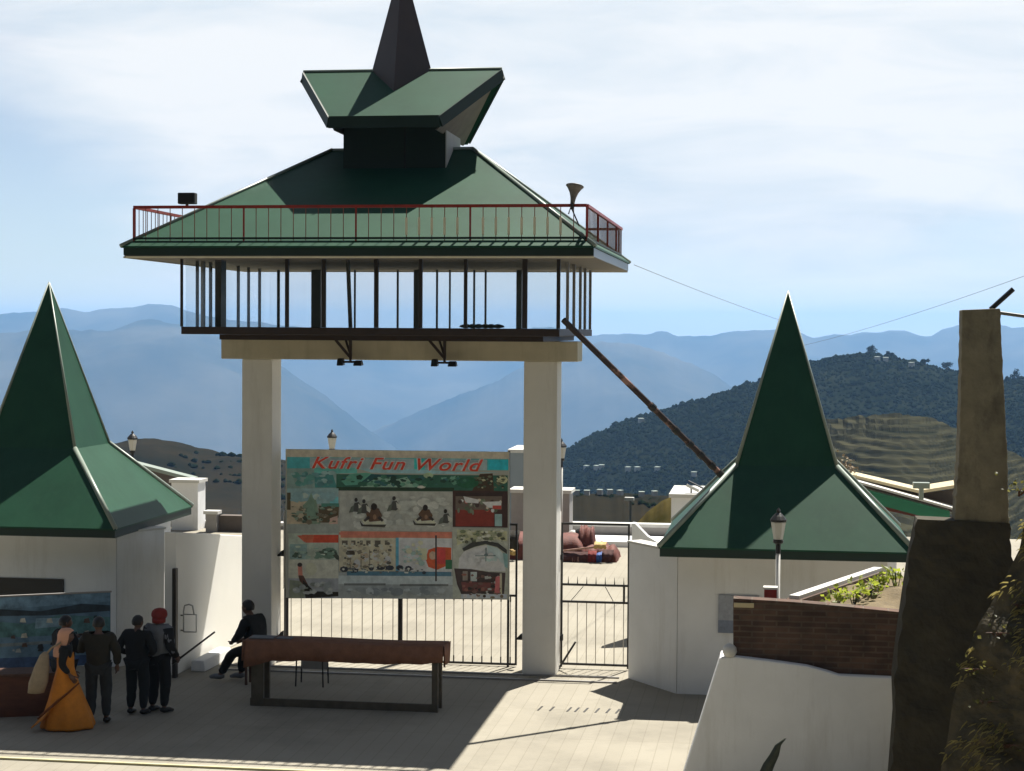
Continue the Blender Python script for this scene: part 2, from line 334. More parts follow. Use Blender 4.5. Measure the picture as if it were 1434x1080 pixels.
# ---- wood: far trees that read as one mass
def blob(vs, fs, c, r, h):
    o = len(vs); n = 6; a0 = random.random()*6
    prof = ((.55, .12), (1, .42), (.62, .76))
    for f, z in prof:
        for k in range(n):
            a = a0+k*2*PI/n; rr = r*f*random.uniform(.65, 1.25); vs.append((c[0]+rr*math.cos(a), c[1]+rr*math.sin(a), c[2]+h*z*random.uniform(.9, 1.1)))
    vs.append((c[0], c[1], c[2]+h)); t = len(vs)-1
    for i in range(2):
        for k in range(n): fs.append((o+i*n+k, o+i*n+(k+1) % n, o+(i+1)*n+(k+1) % n, o+(i+1)*n+k))
    for k in range(n): fs.append((o+2*n+k, o+2*n+(k+1) % n, t))
hill = bpy.data.objects['wooded_hill'].data
pol = [p for p in hill.polygons]
co = [v.co for v in hill.vertices]
vs, fs = [], []
for p in pol:
    c = p.center
    area = p.area
    if c.y > 985: continue
    k = area/3.6*min(1, .45+1.1*max(0, mnoise.noise(Vector((c.x*.018, c.y*.018, 5)))+.45))
    cnt = int(k)+(1 if random.random() < k-int(k) else 0)
    P = [co[i] for i in p.vertices]
    for _ in range(cnt):
        a, b = random.random(), random.random()
        q = P[0]*(1-a)*(1-b)+P[1]*a*(1-b)+P[2]*a*b+P[3]*(1-a)*b
        h = random.uniform(.7, 1.8)*(1.6 if random.random() < .06 else 1); blob(vs, fs, (q.x, q.y, q.z-.4), h*random.uniform(.45, .8), h)
mb = MB(); mb.v = vs; mb.f = fs; mb.m = [0]*len(fs)
fo = mb.build('forest', 'forest'); fo['kind'] = 'stuff'
# bushes on the scrub hills
vs, fs = [], []
for hn, n, hh in (('scrub_hill', 2600, (.5, 1.5)), ('scrub_slope', 1500, (.3, .9))):
    hm = bpy.data.objects[hn].data; pl = list(hm.polygons)
    for p in random.sample(pl, n):
        c = p.center; h = random.uniform(*hh)
        if mnoise.noise(Vector((c.x*.04, c.y*.04, c.z*.1))) > -.22 and (hn != 'scrub_hill' or c.z < -24+6*mnoise.noise(Vector((c.x*.05, 1, 1)))): blob(vs, fs, (c.x, c.y, c.z-.3), h*random.uniform(.6, 1.), h)
mb = MB(); mb.v = vs; mb.f = fs; mb.m = [0]*len(fs)
fo = mb.build('scrub', 'forest'); fo['kind'] = 'stuff'
# crest trees one can tell apart
def leafball(mb, c, r, n, size, mi=0, flat=.8, lumps=5):
    cs = [(Vector(c)+Vector((random.gauss(0, .45)*r, random.gauss(0, .45)*r, random.gauss(0, .35)*r*flat)), r*random.uniform(.4, .7)) for _ in range(lumps)]
    for _ in range(n):
        cc, rr = random.choice(cs)
        d = Vector((random.gauss(0, 1), random.gauss(0, 1), random.gauss(0, 1))).normalized()*rr*random.uniform(.5, 1.05); d.z *= flat
        p = cc+d; u = Vector((random.gauss(0, 1), random.gauss(0, 1), random.gauss(0, 1))).normalized(); w = u.orthogonal().normalized(); s = size*random.uniform(.6, 1.4)
        mb.add([p-u*s*1.3, p+w*s*.5, p+u*s*1.3, p-w*s*.5], [(0, 1, 2, 3)], mi)
for px, py, h, lab in ((1221, 497, 9, 'round dark tree standing highest on the wooded hill crest'), (1244, 499, 6, 'low dark tree just right of the tallest tree on the hill crest'), (1296, 511, 7, 'dark tree on the hill crest nearest left of the concrete mast'), (1326, 517, 8, 'dark broad tree on the crest touching the concrete mast'), (1420, 532, 9, 'dark tree on the crest right of the concrete mast'), (1112, 518, 6, 'small tree on the hill crest beside the right booth spire'), (1003, 556, 6, 'small dark tree on the crest above the striped pole')):
    h *= .6; p = at(px, py+3, 900)
    t = thing('crest_tree', lab, 'tree', p, 0, 'trees on the hill crest')
    b = MB(); b.tube([(0, 0, -1), (0.1, 0, h*.3), (.2, .1, h*.6)], [.3, .2, .12], 6); b.build('trunk', 'wood_brown', t)
    b = MB(); leafball(b, (0, 0, h*.65), h*.45, 420, .36, 0, .9, 7); b.build('crown', 'forest', t)
# houses on the hill
hp = [(822, 655), (836, 655), (843, 654), (880, 657), (893, 657), (921, 657), (972, 664), (810, 694), (824, 694), (842, 693), (856, 693), (870, 694), (900, 696), (918, 695), (1228, 500), (1240, 501), (1276, 508), (898, 589)]
def make_house(w, d, h):
    t = thing('hill_house', 'small pale house on the wooded hillside', 'house', (0, 0, 0), 0, 'small houses on the wooded hillside')
    b = MB(); b.box(-w/2, w/2, -d/2, d/2, -3, h); b.build('wall', 'house_wall', t)
    b = MB(); b.hexa([(-w/2-.4, -d/2-.4, h), (w/2+.4, -d/2-.4, h), (w/2+.4, d/2+.4, h+.5), (-w/2-.4, d/2+.4, h+.5)], [(-w/2-.4, -d/2-.4, h+.4), (w/2+.4, -d/2-.4, h+.4), (w/2+.4, d/2+.4, h+.9), (-w/2-.4, d/2+.4, h+.9)]); b.build('roof', 'ridge_metal', t)
    return t
h0 = make_house(7, 6, 3.2)
dg = bpy.context.evaluated_depsgraph_get()
def drop_on(name, px, py):
    d = ray(px, py).normalized(); o = bpy.data.objects[name]
    ok, loc, nn, _ = o.ray_cast(CP, d)
    return loc if ok else None
for i, (px, py) in enumerate(hp):
    p = drop_on('scrub_slope', px, py+1) if 690 < py < 697 else drop_on('wooded_hill', px, py+(2 if py > 520 else 5))
    if p is None: p = at(px, py, 890)
    o = h0 if i == 0 else copy_tree(h0)
    o.location = p+Vector((0, -2, .6)); o.rotation_euler[2] = random.uniform(-.6, .6)
    s = (p-CP).length/1400; s = max(.09, s*.5); o.scale = (s*1.1, s, s*1.1)
# ------------------------------------------------------------------ entrance tower
XC, YC = -6.91, 32.6
T = thing('entrance_tower', 'white two legged gate tower with a green tiered roof and glazed gallery', 'tower', (XC, YC, 0))
def TB(mb, name, mt, **k):
    return mb.build(name, mt, None, origin=None, **k)
def part(mb, name, mt, parent, world=True, **k):
    if world:
        o = parent; off = Vector((0, 0, 0))
        while o: off += o.location; o = o.parent
        mb.v = [(x-off.x, y-off.y, z-off.z) for x, y, z in mb.v]
    return mb.build(name, mt, parent, **k)
YP0, YP1 = 32.28, 32.92
for px0, px1 in ((338.5, 380.5), (732.5, 779.5)):
    a = at(px0, 700, YP0).x; c = at(px1, 700, YP0).x
    b = MB(); b.box(a, c, YP0, YP1, 0, 5.75); part(b, 'pillar', 'cream_plaster', T, bevel=.015)
a = at(309.5, 490, 32.2); c = at(809, 490, 32.2)
b = MB(); b.box(a.x, c.x, 32.2, 33.0, 5.752, 6.12); part(b, 'beam', 'beam_paint', T, bevel=.015)
gl = at(253.5, 465, 29.87).x; gr = at(783.5, 465, 29.87).x; GY0, GY1 = 29.87, 35.33
b = MB(); b.box(gl, gr, GY0, GY1, 6.215, 6.345); part(b, 'floor_slab', 'brown_steel', T, bevel=.01)
b = MB(); b.box(gl+.58, gr-.32, GY0+.35, GY1-.35, 6.123, 6.213); part(b, 'floor_frame', 'brown_steel', T)
ZS = 7.52
def wpost(x, y, w, d, mt='dark_frame', lean=0):
    b = MB(); b.hexa([(x-w/2, y-d/2, 6.346), (x+w/2, y-d/2, 6.346), (x+w/2, y+d/2, 6.346), (x-w/2, y+d/2, 6.346)], [(x-w/2-lean, y-d/2, ZS-.001), (x+w/2-lean, y-d/2, ZS-.001), (x+w/2-lean, y+d/2, ZS-.001), (x-w/2-lean, y+d/2, ZS-.001)])
    part(b, 'window_post', mt, T)
for px, w, mt in ((254.5, .035, 'dark_frame'), (402, .06, 'dark_frame'), (453.5, .07, 'dark_frame'), (527, .07, 'dark_frame'), (589, .06, 'dark_frame'), (652, .055, 'dark_frame'), (735, .085, 'dark_frame'), (782, .06, 'dark_frame')):
    wpost(at(px, 420, GY0+.05).x, GY0+.05, w, .06, mt)
wpost(at(309, 420, GY0+.6).x, GY0+.6, .11, .3)
wpost(at(491, 420, GY0+.3).x, GY0+.3, .06, .06, lean=.05)
for px, w, mt in ((390, .05, 'dark_frame'), (443, .20, 'grey_paint'), (497, .03, 'dark_frame'), (557, .035, 'dark_frame'), (583, .10, 'grey_paint'), (612, .035, 'dark_frame'), (630, .03, 'dark_frame'), (664, .035, 'dark_frame'), (680, .035, 'dark_frame'), (727, .11, 'grey_paint'), (826.5, .05, 'grey_paint')):
    wpost(at(px, 420, GY1-.05).x, GY1-.05, w, .06, mt)
for px, w in ((275, .04), (283.5, .12), (294.5, .05), (335, .05), (350, .04), (366, .05)):
    wpost(gl+.03, GY0*(1082-253.5)/(1082-px), .05, w, 'grey_paint' if px == 283.5 else 'dark_frame')
for px in (797, 806, 815, 821.5): wpost(gr-.03, GY0*(1082-783.5)/(1082-px), .05, .06, 'grey_paint')
b = MB(); b.box(gl+.05, gr-.05, GY0+.085, GY0+.091, 6.347, ZS-.002); part(b, 'glass_panel', 'glass', T)
b = MB(); b.box(gl+.05, gr-.05, GY1-.10, GY1-.094, 6.347, ZS-.002); part(b, 'glass_panel', 'glass', T)
b = MB(); b.box(gl+.055, gl+.061, GY0+.1, GY1-.1, 6.347, ZS-.002); part(b, 'glass_panel', 'glass', T)
b = MB(); b.box(gr-.064, gr-.058, GY0+.1, GY1-.1, 6.347, ZS-.002); part(b, 'glass_panel', 'glass', T)
# main hipped roof
EX0, EX1, EY0, EY1 = at(172, 350, 29.07).x, at(832, 352, 29.07).x, 29.07, 36.13
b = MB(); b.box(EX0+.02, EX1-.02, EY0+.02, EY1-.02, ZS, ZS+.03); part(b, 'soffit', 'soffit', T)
b = MB()
for x0, x1, y0, y1 in ((EX0+.05, EX1-.002, EY0, EY0+.02-.002), (EX0, EX0+.018, EY0+.02, EY1), (EX0+.02, EX1-.02, EY1-.018, EY1)): b.box(x0, x1, y0, y1, ZS-.018, ZS+.012)
part(b, 'eave_trim', 'trim_cream', T)
ZF0, ZF1 = ZS+.031, 7.70
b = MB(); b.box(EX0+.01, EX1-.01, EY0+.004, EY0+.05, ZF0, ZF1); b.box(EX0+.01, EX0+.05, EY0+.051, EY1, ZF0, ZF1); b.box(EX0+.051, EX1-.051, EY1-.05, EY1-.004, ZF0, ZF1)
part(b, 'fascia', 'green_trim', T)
b = MB(); b.box(EX1-.049, EX1-.008, EY0+.052, EY1, ZF0-.02, ZF1); part(b, 'side_fascia', 'blue_grey_sheet', T)['label'] = 'right eave fascia board with reflected sky painted in as pale blue grey'  # sky reflection on the side fascia is put into its colour
r0 = at(465, 211, YC); r1 = at(662, 211, YC); ZR = r0.z
rc = [(EX0-.03, EY0-.03, ZF1+.004), (EX1+.02, EY0-.03, ZF1+.004), (EX1+.02, EY1+.03, ZF1+.004), (EX0-.03, EY1+.03, ZF1+.004), (r0.x, YC, ZR), (r1.x, YC, ZR)]
b = MB(); b.add(rc+[(x, y, z-.03) for x, y, z in rc[:4]], [(0, 1, 5, 4), (1, 2, 5), (2, 3, 4, 5), (3, 0, 4), (0, 6, 7, 1), (1, 7, 8, 2), (2, 8, 9, 3), (3, 9, 6, 0), (9, 8, 7, 6)]); roof = part(b, 'roof', 'green_sheet', T)
b = MB()
for p, q in ((rc[0], rc[4]), (rc[1], rc[5]), (rc[2], rc[5]), (rc[3], rc[4]), (rc[4], rc[5])): b.tube([Vector(p)+Vector((0, 0, .005)), Vector(q)+Vector((0, 0, .015))], .035, 8)
part(b, 'ridge_cap', 'ridge_metal', roof, smooth=True)
# railing round the eaves
RZ0, RZ1 = ZF1+.14, 8.37; ro = .14
def rail(p, q, n, name):
    p = Vector(p); q = Vector(q); u = Vector((0, 0, 1)); b = MB()
    b.beam(p+u*(RZ1-p.z), q+u*(RZ1-q.z), .05, .05, 0); b.beam(p+u*(RZ0-p.z), q+u*(RZ0-q.z), .035, .035, 2)
    for i in range(n+1):
        t = i/n; w = p+(q-p)*t; big = i % 9 == 0
        b.tube([(w.x, w.y, ZF1), (w.x, w.y, RZ1-.02)], .018 if big else .008, 6, 0 if big else 1)
        if name == 'railing' and n == 36 and p.y < 30 and 22 <= i <= 34 and not big: b.tube([(w.x, w.y-.004, RZ0+.05), (w.x, w.y-.004, RZ0+.34)], .022, 6, 3)  # pale sleeves paint sun glints onto the balusters
    part(b, name, ['rail_red', 'baluster', 'green_trim', 'trim_cream'], T)
rail((EX0+ro, EY0+ro, 0), (EX1-ro, EY0+ro, 0), 36, 'railing')
rail((EX1-ro, EY0+ro+.06, 0), (EX1-ro, EY1-ro, 0), 33, 'railing')
rail((EX0+ro, EY0+ro+.06, 0), (EX0+ro, EY1-ro, 0), 33, 'railing')
rail((EX0+ro+.06, EY1-ro, 0), (EX1-ro-.06, EY1-ro, 0), 36, 'railing')
# neck
nx0, nx1, ny0, ny1 = at(481, 200, 31.86).x, at(625, 200, 31.86).x, 31.86, 33.33
zn = at(500, 181, 31.86).z
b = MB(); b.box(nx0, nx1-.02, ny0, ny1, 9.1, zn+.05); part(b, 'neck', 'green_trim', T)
b = MB(); b.box(nx1-.019, nx1, ny0+.01, ny1, 9.1, zn+.05); part(b, 'neck_side_panel', 'house_wall', T)['label'] = 'pale grey sheet on the right of the neck'
b = MB(); b.box((nx0+nx1)/2+.18, (nx0+nx1)/2+.2, ny0-.012, ny0, 9.1, zn+.05); part(b, 'neck_seam', 'black_paint', T)
# butterfly upper roof
uy0, uy1 = 31.1, 34.08
u0 = at(461, 164, uy0); u1 = at(615, 164, uy0); uze = u0.z
k0 = at(425, 101, YC); k1 = at(703, 101, YC); uzr = k0.z; th_ = .2
def slab(sgn):
    y = uy0 if sgn < 0 else uy1
    top = [Vector((u0.x, y, uze)), Vector((u1.x, y, uze)), Vector((k1.x, YC+sgn*.001, uzr)), Vector((k0.x, YC+sgn*.001, uzr))]
    low = [p-Vector((0, 0, th_)) for p in top]
    return MB().hexa(low, top)
part(slab(-1), 'upper_roof', 'green_sheet', T); part(slab(1), 'upper_roof', 'green_sheet', T)
b = MB(); b.box(u0.x-.01, u1.x+.01, uy0-.03, uy0-.002, uze-th_, uze+.01); part(b, 'upper_fascia', 'green_trim', T)
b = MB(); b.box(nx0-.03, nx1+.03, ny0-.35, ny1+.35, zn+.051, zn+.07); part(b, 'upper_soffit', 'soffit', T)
for s_, k_, u_ in ((1, k1, u1), (-1, k0, u0)):
    b = MB(); ins = -s_*.12; z_ = uze-th_-.03
    b.sheet([(k_.x+ins, YC, uzr-th_-.02), (u_.x+ins*.5, uy0+.1, z_), (u_.x+ins*.5, uy1-.1, z_)], (-s_*.03, 0, 0)); part(b, 'gable_panel', 'gable_tan', T)
    b = MB()
    for yy in (uy0, uy1): b.beam((u_.x+s_*.02, yy, uze-th_/2), (k_.x+s_*.02, YC, uzr-th_/2), .03, .2)
    part(b, 'barge_board', 'green_trim', T)
b = MB(); b.tube([(k0.x, YC, uzr+.005), (k1.x, YC, uzr+.005)], .03, 8); part(b, 'upper_ridge_cap', 'ridge_metal', T, smooth=True)
# spire
sa = at(565.5, -58, YC); sw = at(521, 101, YC).x; se = at(604, 101, YC).x; sr = (se-sw)/2; scx = (sw+se)/2
zb = uzr-.62; kf = (sa.z-zb)/(sa.z-uzr); rb = sr*kf
b = MB(); c4 = [(scx-rb, YC, zb), (scx, YC-rb, zb), (scx+rb, YC, zb), (scx, YC+rb, zb)]
b.add(c4+[(scx, YC, sa.z)], [(0, 1, 4), (1, 2, 4), (2, 3, 4), (3, 0, 4), (3, 2, 1, 0)]); part(b, 'spire', 'spire_brown', T)
# odd things on the tower
b = MB(); p = at(675, 459, GY0+.5)
for i in range(6): b.lathe([(.02, 0), (.12+.02*i % .05, .02), (.10, .05), (.02, .075)], (p.x+(-.28+.11*i), p.y+.05*(i % 2), 6.347), 9)
tag(b.build('cloth_pile', 'black_cloth', smooth=True), 'low dark heap lying on the gallery floor of the tower', 'cloth')
# floodlights under the floor
def flood(px):
    p = at(px, 478, 31.9); t = thing('floodlight_bracket', '', 'floodlight', (p.x, 31.95, 6.12), 0, 'floodlight brackets under the tower gallery')
    b = MB(); b.beam((0, 0, 0), (0, 0, -.34), .05, .05); b.beam((-.28, 0, 0), (-.02, 0, -.3), .045, .045); b.beam((-.12, .12, 0), (-.01, .02, -.26), .03, .03); b.beam((-.17, 0, -.40), (.16, 0, -.40), .04, .04); b.box(-.02, .02, -.02, .02, -.42, -.34)
    b.build('bracket', 'brown_steel', t)
    for x, w, h in ((-.18, .12, .13), (.15, .16, .09)):
        b = MB(); b.hexa([(x-w/2, -.10, -.47), (x+w/2, -.10, -.47), (x+w/2, .08, -.46), (x-w/2, .08, -.46)], [(x-w/2*.8, -.08, -.47+h), (x+w/2*.8, -.08, -.47+h), (x+w/2*.8, .06, -.46+h), (x-w/2*.8, .06, -.46+h)]); b.build('lamp_head', 'black_paint', t, bevel=.01)
    return t
f1 = flood(490); f1['label'] = 'left of the two floodlight brackets under the tower gallery floor'
f2 = copy_tree(f1); f2.location.x = at(622, 478, 31.9).x; f2['label'] = 'right of the two floodlight brackets under the tower gallery floor'
p = at(262, 290, 31.5); t = thing('roof_floodlight', 'black box floodlight standing on the left roof railing', 'floodlight', (p.x, 31.5, RZ1+.03))
t.location.x = EX0+ro+.0; p = at(262, 290, YC); q = 1
t.location = (at(262, 289, EY0+ro+.0).x, EY0+ro, RZ1+.02)
b = MB(); b.box(-.15, .15, -.06, .10, .03, .22); b.build('lamp_head', 'black_paint', t, bevel=.015)
b = MB(); b.box(-.02, .02, -.02, .02, 0, .03); b.box(-.13, .13, -.066, -.061, .05, .20, 1); b.build('bracket', ['iron', 'black_paint'], t)
p = at(802, 290, EY0+ro+.05); t = thing('horn_loudspeaker', 'flared metal horn loudspeaker on the right roof railing', 'loudspeaker', (p.x, EY0+ro-.05, RZ1-.02))
b = MB(); prof = [(.035, .0), (.04, .06), (.05, .12), (.075, .2), (.115, .27), (.15, .31), (.148, .315), (.10, .27), (.03, .12)]
b.lathe(prof, (0, 0, .04), 18); o = b.build('horn', 'horn_metal', t, smooth=True); o.rotation_euler = (math.radians(-14), math.radians(6), 0)
b = MB(); b.tube([(0, 0, -.05), (0, 0, .06)], .03, 8); b.tube([(-.06, .04, -.12), (-.02, 0, .0), (.12, .02, -.32)], .012, 6); b.build('bracket', 'iron', t)
# striped stay pole
pa = at(789, 448, 29.7); pb_ = at(1011, 666, 31.35)
b = MB(); b.tube([pa, pb_], .052, 10); 
for k in (.55, .70, .79, .86, .93, .985): 
    c_ = pa+(pb_-pa)*k; d_ = (pb_-pa).normalized(); b.tube([c_-d_*.05, c_+d_*.05], .068, 10, 1)
def pole_mat():
    m = mat('pole_paint', (.035, .018, .014), .6, var=.3, scale=5)
    weathered(m, (.46, .26, .20), .9, .55, (1, 1, 1), .52, .62); return m
M['pole'] = pole_mat()
tag(b.build('stay_pole', ['pole', 'black_paint']), 'long rusty slanting pole from the tower gallery down to the right booth roof', 'pole')
# ------------------------------------------------------------------ booths
def booth(cx, cy, a, ze, zk, k, zt, label, mirror):
    t = thing('gate_booth', label, 'booth', (cx, cy, 0), 0, 'spired booths beside the gate')
    e = [(-a, -a), (a, -a), (a, a), (-a, a)]; q = [(-k, -k), (k, -k), (k, k), (-k, k)]
    vs = [(x, y, ze) for x, y in e]+[(x, y, zk) for x, y in q]+[(0, 0, zt)]+[(x, y, ze-.03) for x, y in e]
    b = MB(); b.add(vs, [f for i in range(4) for f in ((i, (i+1) % 4, 4+(i+1) % 4, 4+i), (4+i, 4+(i+1) % 4, 8), (9+i, 9+(i+1) % 4, (i+1) % 4, i))]+[(12, 11, 10, 9)])
    rf = b.build('roof', 'green_sheet', t)
    b = MB(); u = Vector((0, 0, .01))
    for i in range(4):
        b.tube([Vector(vs[i])+u, Vector(vs[4+i])+u], .045, 8); b.tube([Vector(vs[4+i])+u, Vector(vs[8])], [.032, .012], 8)
    b.build('ridge_cap', 'ridge_metal', rf, smooth=True)
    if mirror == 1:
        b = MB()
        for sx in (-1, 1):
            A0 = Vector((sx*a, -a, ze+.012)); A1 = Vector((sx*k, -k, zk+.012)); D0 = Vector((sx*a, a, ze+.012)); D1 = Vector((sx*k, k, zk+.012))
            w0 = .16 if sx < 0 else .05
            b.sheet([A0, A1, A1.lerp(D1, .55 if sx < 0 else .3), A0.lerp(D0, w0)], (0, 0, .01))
        b.build('hip_flashing', 'pale_sheen', rf)  # pale strips paint the sky sheen on the side skirts
    b = MB(); z0, z1 = ze-.17, ze-.031; w = .04
    b.box(-a+.02, a-.02, -a+.02, -a+.02+w, z0, z1); b.box(-a+.02, a-.02, a-.02-w, a-.02, z0, z1); b.box(-a+.02, -a+.02+w, -a+.061, a-.061, z0, z1); b.box(a-.02-w, a-.02, -a+.061, a-.061, z0, z1)
    b.build('fascia', 'green_trim', t)
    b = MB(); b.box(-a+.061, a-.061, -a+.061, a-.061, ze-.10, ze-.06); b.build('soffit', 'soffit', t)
    s = mirror
    pl = [(-1.85, -1.3), (1.72, -1.3), (1.9, -.9), (1.9, 1.6), (-1.9, 1.6), (-2.0, -.35)]
    pl = [(x*s, y) for x, y in pl]
    b = MB(); b.plan(pl, 0, ze-.101); wl = b.build('wall', 'white_plaster', t)
    # diagonal wing wall to the gate post
    ox = 0 if mirror > 0 else .34
    wv = [(-1.86, -1.30), (-2.80+ox, -.05-ox), (-2.62+ox, .10-ox), (-1.80, -1.0)]
    b = MB(); b.plan([(x*s, y) for x, y in wv], 0, ze-.19); b.build('wing_wall', 'white_plaster', t)
    cp = [(-1.9, -1.33), (-2.84+ox, -.05-ox), (-2.6+ox, .14-ox), (-1.75, -1.0)]
    b = MB(); b.plan([(x*s, y) for x, y in cp], ze-.189, ze-.15); b.build('coping', 'white_paint', t)
    return t
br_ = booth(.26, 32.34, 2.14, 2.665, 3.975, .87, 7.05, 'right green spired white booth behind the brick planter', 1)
bl_ = booth(-13.9, 33.0, 2.17, 2.68, 4.03, .88, 7.2, 'left green spired white booth with a mural and ticket window', -1)
# ticket window in the left booth
b = MB(); x1 = at(88, 825, 31.69).x; wz = at(60, 812, 31.69).z; b.box(x1-1.6, x1, 31.683, 31.698, 1.18, wz); part(b, 'ticket_window', 'black_paint', bl_)
b = MB(); b.box(x1-1.64, x1+.02, 31.67, 31.699, wz, wz+.02); b.box(x1+.001, x1+.02, 31.67, 31.699, 1.18, wz-.001); part(b, 'window_frame', 'dark_frame', bl_)
# panel on the right booth
a = at(1006, 833, 31.02); c = at(1006, 886, 31.02)
t = thing('notice_panel', 'grey two tone sheet panel fixed to the right booth wall', 'panel', (a.x+.35, 31.03, c.z))
b = MB(); b.box(-.35, .35, -.03, 0, 0, .22); b.build('lower_sheet', flat('panel_dark', (54, 58, 66), .2), t)
b = MB(); b.box(-.35, .35, -.028, 0, .2201, a.z-c.z); b.build('upper_sheet', flat('panel_grey', (70, 72, 76), .2), t)
# ------------------------------------------------------------------ gates
GY = 33.03
def gate_leaf(pxl, pxr, zt, label, bars, post_r=True):
    xl, xr = at(pxl, 880, GY).x, at(pxr, 880, GY).x
    t = thing('iron_gate', label, 'gate', (xl, GY, 0), 0, 'iron bar gates between the pillars'); w = xr-xl
    b = MB(); b.box(0, .035, -.02, .02, .03, zt); b.box(w-.035, w, -.02, .02, .03, zt)
    for z in (.045, 1.34): b.box(.036, w-.036, -.018, .018, z-.02, z+.02)
    b.box(.036, w-.036, -.018, .018, zt-.04, zt-.001); b.build('gate_frame', 'iron', t)
    for i in range(bars):
        x = .036+(w-.072)*(i+.5)/bars
        b = MB(); b.tube([(x, 0, .066), (x, 0, 1.319)], .0085, 6); b.build('bar', 'bar_paint', t)
        b = MB(); b.box(x-.011, x+.011, -.012, .012, .0655, .18); b.box(x-.011, x+.011, -.012, .012, 1.22, 1.3195); b.build('bar_cap', 'iron', t)
    return t
gate_leaf(398, 560, 2.7, 'left leaf of the iron bar gate below the billboard', 11)
gate_leaf(561, 724, 2.7, 'right leaf of the iron bar gate below the billboard', 12)
p = at(560.5, 870, 32.96); b = MB(); b.tube([(p.x, 32.96, 0), (p.x, 32.96, 1.42)], .045, 10); b.lathe([(.06, 0), (.06, .03), (.02, .05)], (p.x, 32.96, 1.42), 10); tag(b.build('gate_post', 'iron'), 'dark round post where the two gate leaves meet', 'post')
xl, xr = at(785, 880, GY).x, at(881, 880, GY).x
t = thing('wicket_gate', 'narrow iron wicket gate between the right pillar and the right booth', 'gate', (xl, GY, 0)); w = xr-xl
b = MB()
b.box(0, .035, -.02, .02, .03, 2.74); b.box(w-.035, w, -.02, .02, .03, 2.74)
for z in (.09, 1.26, 1.58, 2.72): b.box(.036, w-.036, -.018, .018, z-.02, z+.02)
b.build('gate_frame', 'iron', t)
for i in range(7):
    x = .036+(w-.072)*(i+.6)/7
    b = MB(); b.tube([(x, 0, .111), (x, 0, 1.239)], .0085, 6); b.build('bar', 'bar_paint', t)
    b = MB(); b.tube([(x, 0, 1.601), (x, 0, 1.73)], [.011, .003], 6); b.build('spike', 'iron', t)
b = MB(); b.beam((.2, 0, 1.285), (.42, 0, 1.55), .012, .012); b.beam((w-.3, 0, 1.285), (w-.45, 0, 1.55), .012, .012); b.box(w-.12, w-.08, -.015, .015, 1.281, 1.559); b.build('brace', 'iron', t)
# hinges, a pale pipe, a pale tube painting in the right pillar's sunlit edge
for px, z0, z1, lab in ((398.5, 1.36, 2.85, 'short pale pipe left of the billboard'), (783.5, .1, 2.95, 'tall pale tube painted in as the sunlit right edge of the right pillar')):
    p = at(px, 800, 32.98); b = MB(); b.tube([(p.x, 32.98, z0), (p.x, 32.98, z1)], .024, 8); tag(b.build('pale_tube', 'pale_tube', smooth=True), lab, 'pipe')
for px, y, Y, lab in ((393, 775, 32.7, 'upper black hinge lug on the left pillar'), (393, 888, 32.7, 'lower black hinge lug on the left pillar'), (784, 780, 32.95, 'upper black hinge lug right of the right pillar'), (784, 893, 32.95, 'lower black hinge lug right of the right pillar'), (727, 892, 32.95, 'black hinge lug left of the right pillar')):
    p = at(px, y, Y); b = MB(); b.prism([(-.07, -.05), (.06, -.05), (.06, .07), (.02, .05)], -.04, .04); tag(b.build('hinge_lug', 'black_paint', origin=None), lab, 'hinge', 'hinge lugs on the pillars').location = p
def stick(a, b_, r, lab, cat='stick'):
    m_ = MB(); m_.tube([a, b_], [r, r*.85], 8); return tag(m_.build('stick', 'iron', smooth=True), lab, cat)
stick(atz(784, 934, .02)+Vector((0, -.2, 0)), at(806, 899, 32.75), .022, 'dark stick leaning at the foot of the wicket gate')
# ------------------------------------------------------------------ billboard
YB = 32.9
def pb(x, y): p = at(x, y, YB); return (p.x, p.z)
B = thing('billboard', 'tall printed billboard of snow and fair pictures hung on the gate', 'billboard', (at(556, 838, YB).x, YB, 0))
b = MB(); b.prism([pb(400, 629), pb(713, 633), pb(713, 840), pb(400, 837)], YB, YB+.05, 0); part(b, 'panel', flat('print_grey', (96, 97, 92), var=.08, scale=3), B)
b = MB()
for x in (401, 560, 711): q0 = pb(x, 842); q1 = pb(x, 632); b.box(q0[0]-.02, q0[0]+.02, YB+.051, YB+.09, .0, q1[1])
part(b, 'support_post', 'iron', B)
LAY = [0]
def pic(polys, name, lab=None):
    mb = MB(); mats = []
    for col, pts in polys:
        nm = 'print_%d_%d_%d' % col
        mt = flat(nm, col, .215, scale=7, var=.22)
        if mt not in mats: mats.append(mt)
        LAY[0] += 1; y = YB-.002-.00004*LAY[0]
        q = [pb(*p) for p in pts]
        mb.add([(x, y, z) for x, z in q], [tuple(range(len(q)))], mats.index(mt))
    o = part(mb, name, mats, B)
    if lab: o['label'] = lab
def R(x0, y0, x1, y1, d=0): return [(x0, y0), (x1, y0+d), (x1, y1+d), (x0, y1)]
def E_(cx, cy, rx, ry, n=12, a0=0): return [(cx+rx*math.cos(2*PI*k/n+a0), cy+ry*math.sin(2*PI*k/n+a0)) for k in range(n)]
pic([((112, 107, 98), R(400.5, 629.5, 712.5, 640, 4)), ((44, 98, 104), R(402, 640, 712, 656, 3)), ((92, 104, 108), R(434, 641, 682, 655.5, 3)), ((36, 118, 132), R(580, 642, 595, 657, 1)), ((24, 104, 116), R(684, 644, 711.5, 658))], 'title_strip')
